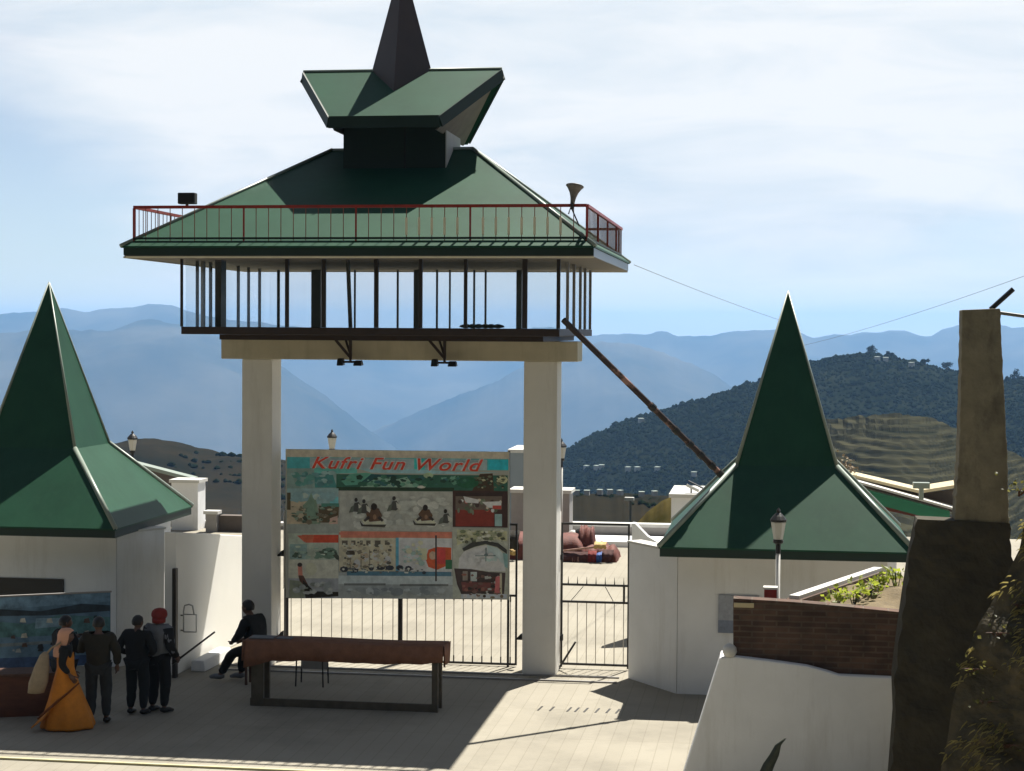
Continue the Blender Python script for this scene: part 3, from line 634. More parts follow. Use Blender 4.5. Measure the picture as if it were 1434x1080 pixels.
pic([((78, 94, 92), R(402, 656, 476, 684)), ((40, 78, 78), [(440, 662), (452, 660), (466, 664), (472, 683), (441, 683)]), ((58, 106, 102), R(440, 655, 500, 663)), ((28, 56, 46), R(471, 664, 711, 687, 2)), ((84, 108, 114), [(500, 656), (580, 657), (640, 661), (700, 662), (640, 664), (570, 663), (520, 662)]),
     ((52, 92, 80), [(478, 674), (490, 664), (512, 662), (524, 664), (512, 676), (500, 679), (484, 680)]), ((82, 102, 92), [(500, 685), (512, 676), (530, 668), (552, 672), (570, 668), (582, 684)]), ((18, 44, 46), [(520, 664), (550, 665), (560, 668), (530, 668), (512, 678), (500, 680)]), ((20, 34, 24), R(472, 682, 636, 687, 1)),
     ((120, 122, 112), E_(590, 682, 6, 2)), ((92, 104, 84), E_(600, 666, 7, 4)), ((116, 114, 92), E_(680, 668, 4, 3)), ((122, 120, 96), E_(703, 672, 8, 6)), ((40, 30, 22), [(672, 664), (690, 663), (692, 690), (660, 690)]), ((20, 52, 36), E_(655, 676, 16, 8))], 'landscape_picture')
pic([((86, 104, 106), R(402, 684, 474, 706)), ((70, 112, 118), R(462, 696, 474, 708)), ((112, 104, 90), R(402, 702, 436, 734)), ((50, 44, 30), R(394+8, 690, 407, 714)), ((74, 88, 76), [(428, 722), (424, 708), (430, 702), (432, 690), (440, 692), (444, 706), (448, 734), (432, 734)]), ((36, 42, 34), [(419, 717), (427, 718), (433, 733), (428, 733)]),
     ((54, 46, 34), [(446, 712), (452, 707), (475, 708), (474, 725), (460, 732), (447, 732)]), ((44, 76, 68), R(450, 705, 475, 710)), ((116, 98, 90), [(462, 726), (473, 722), (473, 734), (461, 734)]), ((92, 96, 92), R(402, 734, 474, 747))], 'boat_picture')
sled = []
for cx, cy, s in ((524, 722, 1.25), (596, 722, 1.1)):
    sled += [((36, 34, 30), [(cx-16*s, cy+6*s), (cx-14*s, cy+12*s), (cx+12*s, cy+13*s), (cx+14*s, cy+10*s), (cx-12*s, cy+10*s)]), ((112, 112, 100), [(cx-14*s, cy+5*s), (cx-8*s, cy+2*s), (cx+10*s, cy+4*s), (cx+13*s, cy+10*s), (cx-10*s, cy+10*s)]), ((52, 38, 28), [(cx-9*s, cy-2*s), (cx-4*s, cy-8*s), (cx+5*s, cy-8*s), (cx+9*s, cy), (cx+7*s, cy+6*s), (cx-5*s, cy+7*s)]), ((22, 18, 16), E_(cx, cy-10*s, 3.3*s, 4*s)), ((78, 60, 46), E_(cx+1, cy+2, 2*s, 3*s)), ((30, 26, 24), [(cx-6*s, cy), (cx-12*s, cy+5*s), (cx-10*s, cy+7*s), (cx-4*s, cy+3*s)]), ((30, 26, 24), [(cx+6*s, cy), (cx+11*s, cy+5*s), (cx+9*s, cy+7*s), (cx+4*s, cy+3*s)])]
for cx, cy in ((500, 708), (511, 710), (553, 706), (625, 724)):
    sled += [((40, 40, 38), [(cx-8, cy+8), (cx-3, cy-4), (cx+3, cy-5), (cx+7, cy+4), (cx+2, cy+9)]), ((112, 112, 106), [(cx+2, cy-3), (cx+9, cy+3), (cx+7, cy+8), (cx+3, cy+5)]), ((52, 56, 50), [(cx-8, cy+2), (cx-3, cy-1), (cx-5, cy+9), (cx-11, cy+10)]), ((24, 22, 20), E_(cx-1, cy-8, 2.4, 3))]
pic([((100, 101, 97), R(476, 688, 634, 743, 1))]+sled, 'sledge_picture')
crowd = [((36, 24, 22), R(634, 687, 711, 738, 1)), ((74, 28, 22), R(638, 714, 692, 737)), ((60, 52, 46), R(638, 693, 703, 714)), ((30, 22, 20), R(638, 690, 704, 695)), ((86, 104, 104), R(693, 720, 703, 737))]
for _ in range(34):
    x = random.uniform(640, 702); y = random.uniform(698, 718); crowd.append((random.choice([(132, 112, 104), (66, 72, 60), (40, 30, 28), (118, 58, 48), (122, 126, 128), (50, 56, 44)]), E_(x, y, random.uniform(1.6, 3.6), random.uniform(2, 4), 7, random.random())))
crowd += [((140, 146, 148), [(649, 695), (658, 697), (671, 700), (670, 705), (652, 704)]), ((160, 132, 122), [(675, 703), (702, 702), (702, 712), (684, 711)]), ((104, 40, 34), R(690, 708, 702, 713))]
pic(crowd, 'crowd_picture')
pic([((104, 110, 102), R(404, 747, 474, 784)), ((128, 44, 28), [(423, 749), (474, 749), (474, 760), (428, 760)]), ((164, 60, 42), [(416, 750), (440, 749), (438, 760), (426, 759)]), ((84, 100, 98), R(406, 762, 430, 783)), ((60, 76, 66), E_(461, 775, 12, 8)), ((40, 44, 38), [(470, 772), (478, 784), (474, 786), (464, 776)]), ((118, 118, 108), R(404, 784, 474, 810)), ((96, 98, 100), R(404, 810, 474, 838)),
     ((128, 122, 104), E_(436, 797, 8, 9)), ((120, 76, 66), [(417, 792), (423, 791), (424, 806), (418, 808)]), ((34, 28, 26), E_(420, 791, 3.5, 3)), ((56, 38, 32), [(418, 806), (425, 806), (434, 824), (428, 830), (420, 815)]), ((80, 84, 74), [(406, 812), (420, 814), (432, 826), (426, 838), (404, 838)]), ((26, 24, 20), [(424, 812), (432, 820), (440, 828), (474, 829), (474, 835), (428, 838)])], 'lounging_picture')
bld = [((116, 112, 98), R(475, 744, 554, 800)), ((132, 74, 60), R(477, 744, 633, 753, 1)), ((118, 138, 142), R(556, 753, 633, 800, 1)), ((54, 96, 112), R(554.5, 753, 558.5, 800)), ((96, 99, 98), R(474, 802, 634, 838, 1)), ((112, 122, 122), R(474, 806, 634, 818, 1)), ((66, 68, 66), R(482, 817, 540, 820)), ((66, 68, 66), R(560, 818, 628, 821)), ((50, 74, 86), R(486, 800, 632, 806, 1)), ((150, 52, 30), [(596, 783), (600, 770), (612, 766), (632, 767), (632, 790), (612, 798), (600, 794)]), ((150, 42, 40), R(612, 768, 624, 790)), ((112, 94, 80), E_(606, 778, 5, 6)), ((150, 122, 100), R(582, 768, 598, 784)), ((32, 64, 44), R(624, 784, 633, 797)), ((36, 34, 34), R(609.5, 746, 611.8, 814)), ((122, 70, 58), R(475, 745.5, 633, 749, 1))]
for x in (479, 492, 504, 513, 525, 539): bld.append(((58, 54, 46), R(x, 757, x+random.choice((4, 6, 8)), 763)))
for x in (490, 505, 517, 529, 540): bld.append(((86, 80, 68), R(x, 770, x+1.5, 797)))
for x in (482, 498, 520, 533, 546, 560, 572): bld.append(((34, 36, 40), E_(x, 797+random.uniform(-3, 2), random.uniform(4, 7), random.uniform(3, 5), 7, random.random())))
for x, y in ((490, 774), (512, 780), (526, 778), (543, 785), (500, 790)): bld.append(((140, 132, 118), E_(x, y, 5, 7, 8)))
bld.append(((44, 38, 30), R(486, 771, 497, 777)))
pic(bld, 'hall_picture')
dome = [((104, 106, 98), R(634, 740, 711, 838)), ((112, 112, 92), [(640, 742), (710, 744), (710, 758), (690, 754), (660, 756), (640, 764)]), ((34, 36, 34), [(648, 768), (660, 760), (680, 757), (698, 761), (710, 770), (710, 776), (696, 766), (680, 762), (664, 766), (650, 772)]), ((128, 132, 124), [(642, 797), (643, 782), (650, 772), (666, 766), (682, 763), (698, 768), (707, 778), (708, 800), (684, 800), (660, 797)]), ((108, 130, 130), [(682, 763), (698, 768), (706, 778), (708, 792), (700, 786), (684, 780)]), ((76, 98, 98), [(704, 774), (711, 776), (711, 796), (707, 794)]), ((50, 62, 64), E_(681, 777, 2, 2)), ((60, 70, 70), R(680.3, 767, 681.7, 786)), ((60, 70, 70), R(666, 777.5, 694, 778.6)),
        ((44, 36, 34), [(636, 796), (660, 797), (684, 801), (708, 802), (706, 832), (646, 832), (640, 818)]), ((74, 44, 40), [(646, 815), (692, 816), (692, 828), (648, 828)]), ((112, 120, 116), R(659, 801, 668, 814)), ((90, 84, 78), R(648, 800, 655, 813)), ((140, 66, 66), [(694, 808), (700, 806), (700, 830), (692, 830)]), ((120, 116, 100), R(700, 803, 703, 832)), ((108, 112, 118), R(646, 832, 710, 838))]
for _ in range(9): dome.append((random.choice([(40, 34, 30), (122, 126, 128), (66, 58, 44)]), E_(random.uniform(650, 708), random.uniform(829, 837), random.uniform(2, 4), random.uniform(1.5, 3), 7)))
pic(dome, 'dome_picture')
def clutter(x0, y0, x1, y1, cols, n, a, b):
    out = []
    for _ in range(n):
        x = random.uniform(x0+b, x1-b); y = random.uniform(y0+b*.6, y1-b*.6); w = random.uniform(a, b); out.append((random.choice(cols), E_(x, y, w, w*random.uniform(.3, .9), random.choice((4, 5, 6, 7)), random.random()*3)))
    return out
DG = [(24, 52, 42), (36, 68, 54), (18, 36, 30), (54, 86, 72), (66, 96, 84), (30, 58, 60)]
pic(clutter(474, 664, 660, 684, DG, 90, 1.5, 6)+clutter(404, 658, 472, 684, [(60, 88, 90), (44, 72, 74), (84, 104, 104), (52, 86, 82)], 34, 2, 7)+clutter(660, 664, 711, 686, [(30, 34, 26), (64, 66, 50), (44, 52, 40), (104, 104, 84)], 40, 1.2, 4), 'landscape_print')
pic(clutter(404, 706, 474, 735, [(60, 72, 62), (84, 92, 82), (44, 50, 40), (104, 98, 84), (70, 64, 52)], 70, 1.2, 5)+clutter(404, 686, 474, 704, [(94, 112, 114), (78, 98, 102), (100, 110, 106)], 24, 3, 9)+[((68, 84, 74), [(430, 722), (431, 702), (436, 690), (440, 700), (443, 724)])]+clutter(478, 690, 632, 742, [(104, 106, 102), (92, 94, 91), (112, 113, 109)], 90, 2, 10)+sled, 'snow_print')
pic(clutter(408, 762, 474, 784, [(66, 82, 72), (92, 106, 98), (44, 54, 46), (110, 116, 106)], 46, 1.2, 5)+clutter(476, 756, 553, 798, [(96, 92, 80), (72, 68, 58), (128, 124, 110), (54, 52, 46), (110, 100, 86)], 120, 1., 4)+clutter(560, 756, 596, 800, [(106, 124, 126), (120, 132, 132), (90, 104, 100), (128, 118, 100)], 40, 1.2, 5)+clutter(476, 794, 600, 804, [(34, 38, 44), (60, 62, 62), (120, 118, 112)], 40, 1., 3)+clutter(406, 812, 472, 836, [(88, 92, 92), (104, 106, 104), (74, 78, 72)], 30, 2, 7)+clutter(478, 820, 632, 836, [(88, 92, 92), (104, 108, 108), (76, 80, 82)], 60, 2, 8), 'fair_print')
pic(clutter(636, 740, 710, 762, [(88, 90, 74), (112, 112, 96), (66, 72, 54), (124, 122, 108), (50, 52, 42)], 70, 1.2, 5)+clutter(652, 772, 704, 796, [(118, 124, 118), (134, 138, 130), (104, 116, 114)], 40, 2, 7)+clutter(646, 802, 706, 836, [(56, 40, 36), (36, 32, 30), (88, 58, 50), (104, 104, 100), (70, 52, 46)], 60, 1., 4)+[((36, 36, 34), [(648, 768), (660, 760), (680, 757), (698, 761), (710, 770), (710, 775), (696, 765), (680, 761), (664, 765), (650, 772)]), ((52, 62, 64), E_(681, 777, 2.4, 2.2)), ((60, 70, 70), R(680.3, 767, 681.7, 786)), ((60, 70, 70), R(666, 777.5, 694, 778.6)), ((140, 66, 66), [(695, 808), (700, 806), (700, 830), (693, 830)])], 'dome_print')
def lettering(txt, px, py, pw_, ph_, mt, yoff, name, off=0.):
    cu = bpy.data.curves.new('t', 'FONT'); cu.body = txt; cu.shear = .35; cu.offset = off; cu.extrude = .001; cu.space_character = 1.1
    o = bpy.data.objects.new('t', cu); C.objects.link(o); bpy.context.view_layer.update()
    me = bpy.data.meshes.new_from_object(o.evaluated_get(bpy.context.evaluated_depsgraph_get())); bpy.data.objects.remove(o)
    xs_ = [v.co.x for v in me.vertices]; ys_ = [v.co.y for v in me.vertices]
    a0 = pb(px, py+ph_); a1 = pb(px+pw_, py)
    sx = (a1[0]-a0[0])/(max(xs_)-min(xs_)); sy = (a1[1]-a0[1])/(max(ys_)-min(ys_)); x0, y0 = min(xs_), min(ys_)
    ev = (pb(px+pw_, py+ph_)[1]-a0[1])/(a1[0]-a0[0])
    for v in me.vertices:
        X = a0[0]+(v.co.x-x0)*sx; Z = a0[1]+(v.co.y-y0)*sy+(X-a0[0])*0
        v.co = (X-B.location.x, YB-yoff-B.location.y+v.co.z, Z)
    me.materials.append(M[mt] if isinstance(mt, str) else mt); ob = bpy.data.objects.new(name, me); C.objects.link(ob); ob.parent = B; return ob
flat('letter_red', (172, 34, 22), .2, var=.25, scale=7); flat('letter_white', (150, 142, 150), .2)
lettering('Kufri Fun World', 436.5, 642, 242, 14, 'letter_white', .046, 'letter_outline', .05)
lettering('Kufri Fun World', 437.5, 643, 240, 13, 'letter_red', .052, 'lettering', .012)
# ------------------------------------------------------------------ table, stool, mural, ledge
xa, xb = at(348, 960, 28.75).x, at(618, 960, 28.75).x
t = thing('table', 'long counter height table with a brown cloth before the gate', 'table', ((xa+xb)/2, 29.0, 0)); hw = (xb-xa)/2; ZT = 1.10
b = MB(); b.box(-hw+.02, hw-.06, -.22, .24, ZT-.03, ZT); b.build('tabletop', 'wood_brown', t)
for x0, x1 in ((-hw+.03, -hw+.24), (hw-.17, hw-.07)):
    for y0, y1 in ((-.2, -.13), (.15, .22)):
        b = MB(); b.box(x0, x1, y0, y1, 0, ZT-.031); b.build('leg', 'old_wood', t)
b = MB(); b.box(-hw+.01, hw-.10, -.19, -.14, .0, .13); b.build('stretcher', 'old_wood', t)
b = MB(); n = 90; top = []; vs = []
def hem(x, side): return ZT-.33-.018*math.sin(x*2.1+side)-.006*math.sin(x*11+side*2)-.10*max(0, 1-(x+hw+.07)/.5)+.07*max(0, (x+hw-.3)/(2*hw))
rows = []
for i in range(n+1):
    x = -hw-.07+(2*hw+.10)*i/n
    w = .016*math.sin(x*9)+.010*math.sin(x*23)
    edge = (.02 if 0 < i < n else 0)
    hb = hem(x, 0); hbk = hem(x, 2)
    sag = -.008*math.sin(x*2.2)
    rows.append([(x, -.30+w*1.2, hb), (x, -.275+w*.6, (hb+ZT)/2), (x, -.262, ZT-.012+sag), (x, -.24, ZT+.012+sag), (x, 0, ZT+.016+sag), (x, .26, ZT+.012+sag), (x, .285, ZT-.02), (x, .30+w, hbk)])
vs = [p for r_ in rows for p in r_]; k = 8
b.add(vs, [(i*k+j, (i+1)*k+j, (i+1)*k+j+1, i*k+j+1) for i in range(n) for j in range(k-1)])
for xx, s_ in ((-hw-.07, -1), (hw+.03, 1)):
    q = [(xx+s_*.03*(1 if kk in (0, 9) else .3), -.28+.56*kk/9, 0) for kk in range(10)]
    b.add([(x, y, ZT+.012) for x, y, _ in q]+[(x+s_*.02*math.sin(y*14), y, ZT-.33) for x, y, _ in q], [(kk, kk+1, kk+11, kk+10) for kk in range(9)])
o = b.build('tablecloth', 'cloth_brown', smooth=True); o.location = t.location; tag(o, 'brown cloth draped over the long counter table', 'tablecloth')
sm = o.modifiers.new('solid', 'SOLIDIFY'); sm.thickness = .008
b = MB(); b.box(0, .42, -.16, .12, 0, .02); b.box(.45, .72, -.1, .1, 0, .012); o = b.build('paper_bundle', 'pale_cloth', bevel=.006); o.location = (at(352, 898, 29).x, 29.0, ZT+.022); tag(o, 'pale papers lying on the left end of the brown table', 'paper')
xs0 = at(415, 960, 30.6).x
t = thing('stool', 'thin legged stool with a pale seat behind the table', 'stool', (xs0+.26, 30.7, 0))
b = MB(); b.box(-.25, .25, -.2, .2, .66, .70); b.build('seat', 'wood_brown', t, bevel=.01)
for x in (-.23, .23):
    for y in (-.18, .18): b = MB(); b.tube([(x*1.08, y*1.05, 0), (x, y, .66)], .014, 8); b.build('leg', 'iron', t)
b = MB(); b.box(-.24, .24, .16, .19, .25, .64); b.build('back_panel', 'grey_paint', t)
# mural board
ml = at(-40, 890, 30.25); ang = math.radians(28.5)
t = thing('mural_board', 'leaning mural board painted with a dark blue landscape below the ticket window', 'mural', (-11.545, 30.1, 0), ang)
zb0, zb1 = .37, 1.64; W_ = 2.6
b = MB(); b.box(-W_, 0, 0, .04, zb0, zb1); b.build('board', flat('mural_base', (38, 52, 62), .2, var=.5, scale=3), t)
b = MB(); mt = []; ly = 0
def mp_(col, pts):
    global ly
    m_ = flat('mural_%d_%d_%d' % col, tuple(v*.82 for v in col), .25, var=.5, scale=6)
    if m_ not in mt: mt.append(m_)
    ly += 1; b.add([(x, -.002-.0008*ly, zb0+(z-.5)*(zb1-zb0)/1.28) for x, z in pts], [tuple(range(len(pts)))], mt.index(m_))
mp_((62, 82, 96), [(-W_+.01, 1.55), (-.01, 1.62), (-.01, 1.77), (-W_+.01, 1.77)])
mp_((46, 72, 74), [(-W_+.01, 1.18), (-1.9, 1.35), (-1.4, 1.28), (-.9, 1.42), (-.01, 1.34), (-.01, 1.05), (-W_+.01, 1.08)])
mp_((22, 30, 36), [(-W_+.01, 1.52), (-2.0, 1.58), (-1.2, 1.50), (-.5, 1.60), (-.01, 1.55), (-.01, 1.45), (-1.1, 1.42), (-2.1, 1.46), (-W_+.01, 1.42)])
mp_((76, 96, 106), [(-1.3, 1.20), (-.75, 1.22), (-.72, 1.36), (-1.28, 1.38)])
mp_((70, 78, 80), [(-W_+.01, .90), (-.01, .93), (-.01, .98), (-W_+.01, .96)])
mp_((30, 44, 66), [(-W_+.01, .51), (-.01, .51), (-.01, .68), (-W_+.01, .72)])
for _ in range(42):
    x = random.uniform(-W_+.1, -.1); z = random.choice((1.06, 1.03, .86, .80, 1.3))+random.uniform(-.04, .04); w = random.uniform(.015, .06)
    mp_(random.choice([(18, 20, 24), (112, 112, 104), (50, 38, 32), (24, 38, 40), (90, 96, 96)]), [(x-w, z), (x+w, z-.01), (x+w*.6, z+w*1.4), (x-w*.7, z+w*1.2)])
b.build('painting', mt, t)
b = MB(); b.box(-W_-.02, .02, -.012, .045, zb1, zb1+.025); b.build('top_rail', 'grey_paint', t)
for x in (-W_+.1, -1.3, -.1): b = MB(); b.box(x-.03, x+.03, .0, .04, 0, zb0-.001); b.build('leg', 'wood_brown', t)
lz = at(10, 944, 27.25).z; c0 = atz(0, 1005); c1 = atz(52, 1003)
t = thing('ledge', 'low reddish wooden counter standing in front of the mural', 'counter', (c1.x+.45, c1.y+.17, 0), math.atan2(c1.y-c0.y, c1.x-c0.x))
b = MB(); b.box(-2.2, 0, 0, .05, 0, lz-.05); b.build('front_panel', 'wood_red', t)
b = MB(); b.box(-.05, 0, .051, .5, 0, lz-.05); b.box(-2.2, -2.15, .051, .5, 0, lz-.05); b.build('side_panel', 'wood_red', t)
b = MB(); b.box(-2.25, .04, -.04, .54, lz-.049, lz); b.build('top', 'wood_brown', t, bevel=.008)
# gate post left, framed thing and kerb stone
p = atz(245, 949); pz_ = at(245, 796, p.y).z; b = MB(); b.box(p.x-.035, p.x+.035, p.y-.06, p.y+.06, 0, pz_); tag(b.build('black_post', 'dark_frame'), 'tall black post at the right edge of the left booth wall', 'post')
p = atz(260, 943)
t = thing('metal_frame', 'small pale round topped metal frame fixed to the near end of the tall white wall', 'frame', (p.x+.06, p.y, .28)); t.scale = (1, 1, 1.15)
b = MB(); pts = [(-.1, 0, .42), (-.1, 0, .75), (-.08, 0, .84), (0, 0, .86), (.07, 0, .84), (.10, 0, .70)]; b.tube(pts, .014, 7); b.tube([(-.1, 0, .42), (.14, 0, .42), (.14, 0, .70), (-.1, 0, .70)], .012, 7); b.build('hoop', 'pale_tube', t, smooth=True)
b = MB(); b.tube([(-.1, 0, .44), (-.16, .02, .44)], .012, 6); b.tube([(-.1, 0, .68), (-.16, .02, .68)], .012, 6); b.build('bracket', 'pipe_grey', t)
w0 = atz(246, 946); w1 = atz(338, 899); h0_ = at(246, 745.5, w0.y).z; h1_ = at(338, 750.5, w1.y).z
dw = (w1-w0).normalized(); w2 = w1+dw*1.6; h2_ = h1_-.2; nb = Vector((-dw.y, dw.x, 0))*.22
b = MB(); b.hexa([w0, w2, w2+nb, w0+nb], [w0+Vector((0, 0, h0_)), w2+Vector((0, 0, h2_)), w2+nb+Vector((0, 0, h2_)), w0+nb+Vector((0, 0, h0_))])
tag(b.build('white_wall', 'bright_wall', bevel=.012), 'tall sunlit white wall running back from the left booth to the left pillar', 'wall')
p = atz(287, 930); b = MB(); b.hexa([(-.12, -.75, 0), (.16, -.75, 0), (.16, .75, 0), (-.12, .75, 0)], [(-.12, -.73, .20), (.13, -.73, .20), (.13, .73, .20), (-.12, .73, .20)]); o = b.build('kerb_stone', 'white_plaster', bevel=.02); o.location = p+Vector((.12, 0, 0)); o.rotation_euler[2] = math.atan2(dw.y, dw.x)-PI/2; tag(o, 'low white kerb stone at the foot of the tall sunlit white wall', 'kerb stone')
# ------------------------------------------------------------------ lamps
def lamp(label, loc, s=1., zp=1.2, group='lantern street lamps'):
    t = thing('street_lamp', label, 'street lamp', loc, 0, group)
    b = MB(); b.tube([(0, 0, 0), (0, 0, zp)], .032*s, 10); b.build('pole', 'white_paint', t, smooth=True)
    b = MB(); b.lathe([(.036*s, 0), (.036*s, .13*s), (.07*s, .15*s), (.075*s, .19*s), (.05*s, .20*s)], (0, 0, zp), 14); b.build('collar', 'black_paint', t)
    b = MB(); b.lathe([(.065*s, 0), (.105*s, .24*s), (.10*s, .25*s)], (0, 0, zp+.201*s), 6); b.build('lantern', 'lamp_glass', t)
    b = MB(); b.lathe([(.115*s, 0), (.118*s, .03*s), (.08*s, .08*s), (.04*s, .12*s), (.022*s, .13*s), (.03*s, .16*s), (.0*s+.004, .20*s)], (0, 0, zp+.452*s), 14); b.build('lamp_cap', 'black_paint', t)
    return t
p = at(1089, 835, 25.6); q = at(1090, 693+2, 25.6)
lamp('lantern street lamp with white glass rising behind the brick planter', (p.x, 25.6, 0), 1.0, at(1090, 775, 25.6).z)
for px, py, Y, s, lab in ((185.5, 603, 52, 1.35, 'distant lantern lamp above the left booth roof slope'), (465, 601, 50, 1.25, 'distant lantern lamp poking up above the billboard'), (786.5, 614, 50, 1.25, 'distant lantern lamp just right of the right pillar')):
    top = at(px, py, Y); lamp(lab, (top.x, Y, 0), s, top.z-.65*s)
p = at(883, 699, 62); t = thing('flood_mast', 'thin pale mast with a lamp head beyond the plaza', 'lamp', (p.x, 62, -2))
b = MB(); b.tube([(0, 0, 0), (0, 0, p.z+2)], .04, 6); b.build('pole', 'pipe_grey', t)
b = MB(); b.box(-.2, .12, -.1, .1, p.z+1.95, p.z+2.06); b.build('lamp_head', 'white_paint', t)
# ------------------------------------------------------------------ buildings beyond
def block(name, label, px0, px1, pyt, pyb, Y, depth, wall, cop=True, cat='building'):
    a = at(px0, pyt, Y); c = at(px1, pyb, Y); z0 = min(c.z, 0) if c.z < .6 else c.z
    t = thing(name, label, cat, ((a.x+c.x)/2, Y, 0)); w = (c.x-a.x)/2
    b = MB(); b.box(-w, w, 0, depth, -1.5, a.z); b.build('wall', wall, t)
    if cop:
        b = MB(); b.box(-w-.06, w+.06, -.06, depth+.06, a.z+.001, a.z+.10); b.build('coping', 'white_paint', t)
    return t
block('parapet_wall', 'low grey parapet wall closing the plaza on the left', 60, 400, 729, 747, 54.6, .3, 'grey_paint', True, 'wall')
block('white_building', 'white block with a brown lean-to behind the left booth roof', 240, 277, 676, 745, 53.8, .75, 'white_plaster')
a = at(224, 662, 56.); c = at(268, 674, 56.); t = thing('lean_to_shed', 'brown shed wall with a pale sloping top behind the left booth', 'shed', (a.x, 56., 0))
b = MB(); b.prism([(-1.2, -.5), (c.x-a.x, -.5), (c.x-a.x, c.z), (-1.2, a.z+.3)], 0, .3); b.build('wall', 'roof_brown', t)
b = MB(); b.hexa([(-1.3, -.15, a.z+.31), (c.x-a.x+.1, -.15, c.z+.01), (c.x-a.x+.1,   .36, c.z+.01), (-1.3,   .36, a.z+.31)], [(-1.3, -.15, a.z+.43), (c.x-a.x+.1, -.15, c.z+.12), (c.x-a.x+.1,   .36, c.z+.12), (-1.3,   .36, a.z+.43)]); b.build('roof', 'ridge_metal', t)
block('gate_pier', 'pale squat pier just left of the tower left pillar', 288, 303, 720, 748, 53.4, .3, 'grey_paint', True, 'pier')
block('brown_hut', 'brown low hut wall between the pale pier and the left pillar', 307, 345, 722, 750, 53.6, .4, 'roof_brown', False, 'hut')
block('grey_annexe', 'pale grey annexe with white edges right of the right pillar', 716, 797, 690, 770, 51, .9, 'grey_paint', True)
block('stair_tower', 'pale stair tower rising behind the right end of the billboard', 714, 735, 634, 690, 53.5, 2, 'blue_grey_sheet', True)
block('parapet_wall', 'grey parapet wall with pale coping seen through the wicket gate', 790, 960, 736, 752, 53.8, .3, 'grey_paint', True, 'wall')
block('plaza_step', 'long pale step at the foot of the far parapet', 790, 960, 757, 768, 52, 1.6, 'white_plaster', False, 'step')
block('white_building', 'white box room behind the left slope of the right booth roof', 940, 1010, 697, 770, 46, 2.5, 'white_plaster', True)
p = at(962, 692, 44); t = thing('roof_floodlight', 'small white floodlight with a black hood behind the right booth roof', 'floodlight', (p.x, 46.3, at(962, 697, 46).z+.1))
b = MB(); b.beam((-.12, 0, .20), (.2, 0, .05), .18, .06); b.build('lamp_head', 'white_paint', t)
b = MB(); b.beam((-.08, .08, .30), (.3, .08, .12), .2, .03); b.box(-.02, .02, -.02, .02, 0, .14); b.build('hood', 'black_paint', t)
# sloping gate wall beside the wicket
a = at(885, 733, 36.5); c = at(922, 760, 36.5)
b = MB(); b.prism([(0, 0), (c.x-a.x+1, 0), (c.x-a.x+1, c.z-.2), (c.x-a.x, c.z), (.6*(c.x-a.x), c.z+.12), (.06, a.z), (0, a.z)], 0, .25); o = b.build('sloping_wall', 'white_plaster'); o.location = (a.x, 36.5, 0); tag(o, 'white wall with a curved sloping top behind the wicket gate', 'wall')
# water chute behind the right booth
def bar3(p, q, Y, th, depth, name, mt, par):
    P = at(*p, Y); Q = at(*q, Y); h = th*Y/FPX
    b = MB(); b.hexa([(P.x, Y, P.z-h), (Q.x, Y, Q.z-h), (Q.x, Y+depth, Q.z-h), (P.x, Y+depth, P.z-h)], [(P.x, Y, P.z), (Q.x, Y, Q.z), (Q.x, Y+depth, Q.z), (P.x, Y+depth, P.z)]); return part(b, name, mt, par)
YQ = 46.
t = thing('slide_shed', 'shed with cream beams and a white and green chute behind the right booth', 'shed', (at(1270, 690, YQ).x, YQ, 0))
bar3((1186, 663), (1288, 687), YQ, 4, 1.3, 'beam', 'chute_cream', t); bar3((1289, 687), (1352, 677), YQ, 4, 1.3, 'beam', 'chute_cream', t)
P = [at(x, y, YQ+.4) for x, y in ((1190, 669), (1288, 692), (1352, 684), (1352, 720), (1300, 712), (1200, 680))]
b = MB(); b.sheet(P, (0, .2, 0)); part(b, 'wall', 'roof_brown', t)
bar3((1190, 671), (1352, 716), YQ-.6, 3, .9, 'chute_rim', 'white_paint', t)
bar3((1196, 681), (1330, 716), YQ-.55, 17, .4, 'chute', 'chute_green', t)
bar3((1215, 700), (1352, 730), YQ-.5, 9, .5, 'lower_band', 'maroon', t)
P0 = at(1290, 700, YQ-.8); b = MB(); b.tube([(P0.x, YQ-.8, at(1290, 700, YQ-.8).z), (P0.x, YQ-.8, at(1290, 680, YQ-.8).z)], .06, 8); b.box(P0.x-.2, P0.x+.2, YQ-.9, YQ-.62, at(1290, 684, YQ-.8).z, at(1290, 676, YQ-.8).z); part(b, 'joint', 'ridge_metal', t)
b = MB(); 
for px in (1215, 1345): q = at(px, 700, YQ+.45); b.box(q.x-.08, q.x+.08, YQ+.61, YQ+.75, -.2, q.z)
part(b, 'post', 'grey_paint', t)
# market stall of maroon cloths behind the wicket
p = atz(740, 792)
t = thing('cloth_stall', 'low maroon cloth covered stall with blankets on the sunny plaza', 'stall', (at(786, 780, 48.6).x, 48.6, 0))
def sx_(px): return at(px, 780, 48.6).x-t.location.x
def sz_(py): return at(786, py, 48.6).z
def lump(x0, x1, z1, y0, y1, amp, seed):
    vs = []; nu, nv = 22, 10
    for j in range(nv+1):
        for i in range(nu+1):
            u, v = i/nu, j/nv; a_ = PI*v; x = x0+(x1-x0)*u
            k = min(1, min(u, 1-u)*7)**.5; zz = z1*max(0, math.sin(a_))**.45*k*(1+amp*mnoise.noise(Vector((u*5+seed, v*2, seed)))); yy = (y0+y1)/2-(y1-y0)/2*math.cos(a_)*(1+.12*mnoise.noise(Vector((u*7, v*3, seed+3))))
            vs.append((x+.06*mnoise.noise(Vector((u*6, v*6, seed))), yy, max(0, zz)))
    n = nu+1; return vs, [(j*n+i, j*n+i+1, (j+1)*n+i+1, (j+1)*n+i) for j in range(nv) for i in range(nu)]
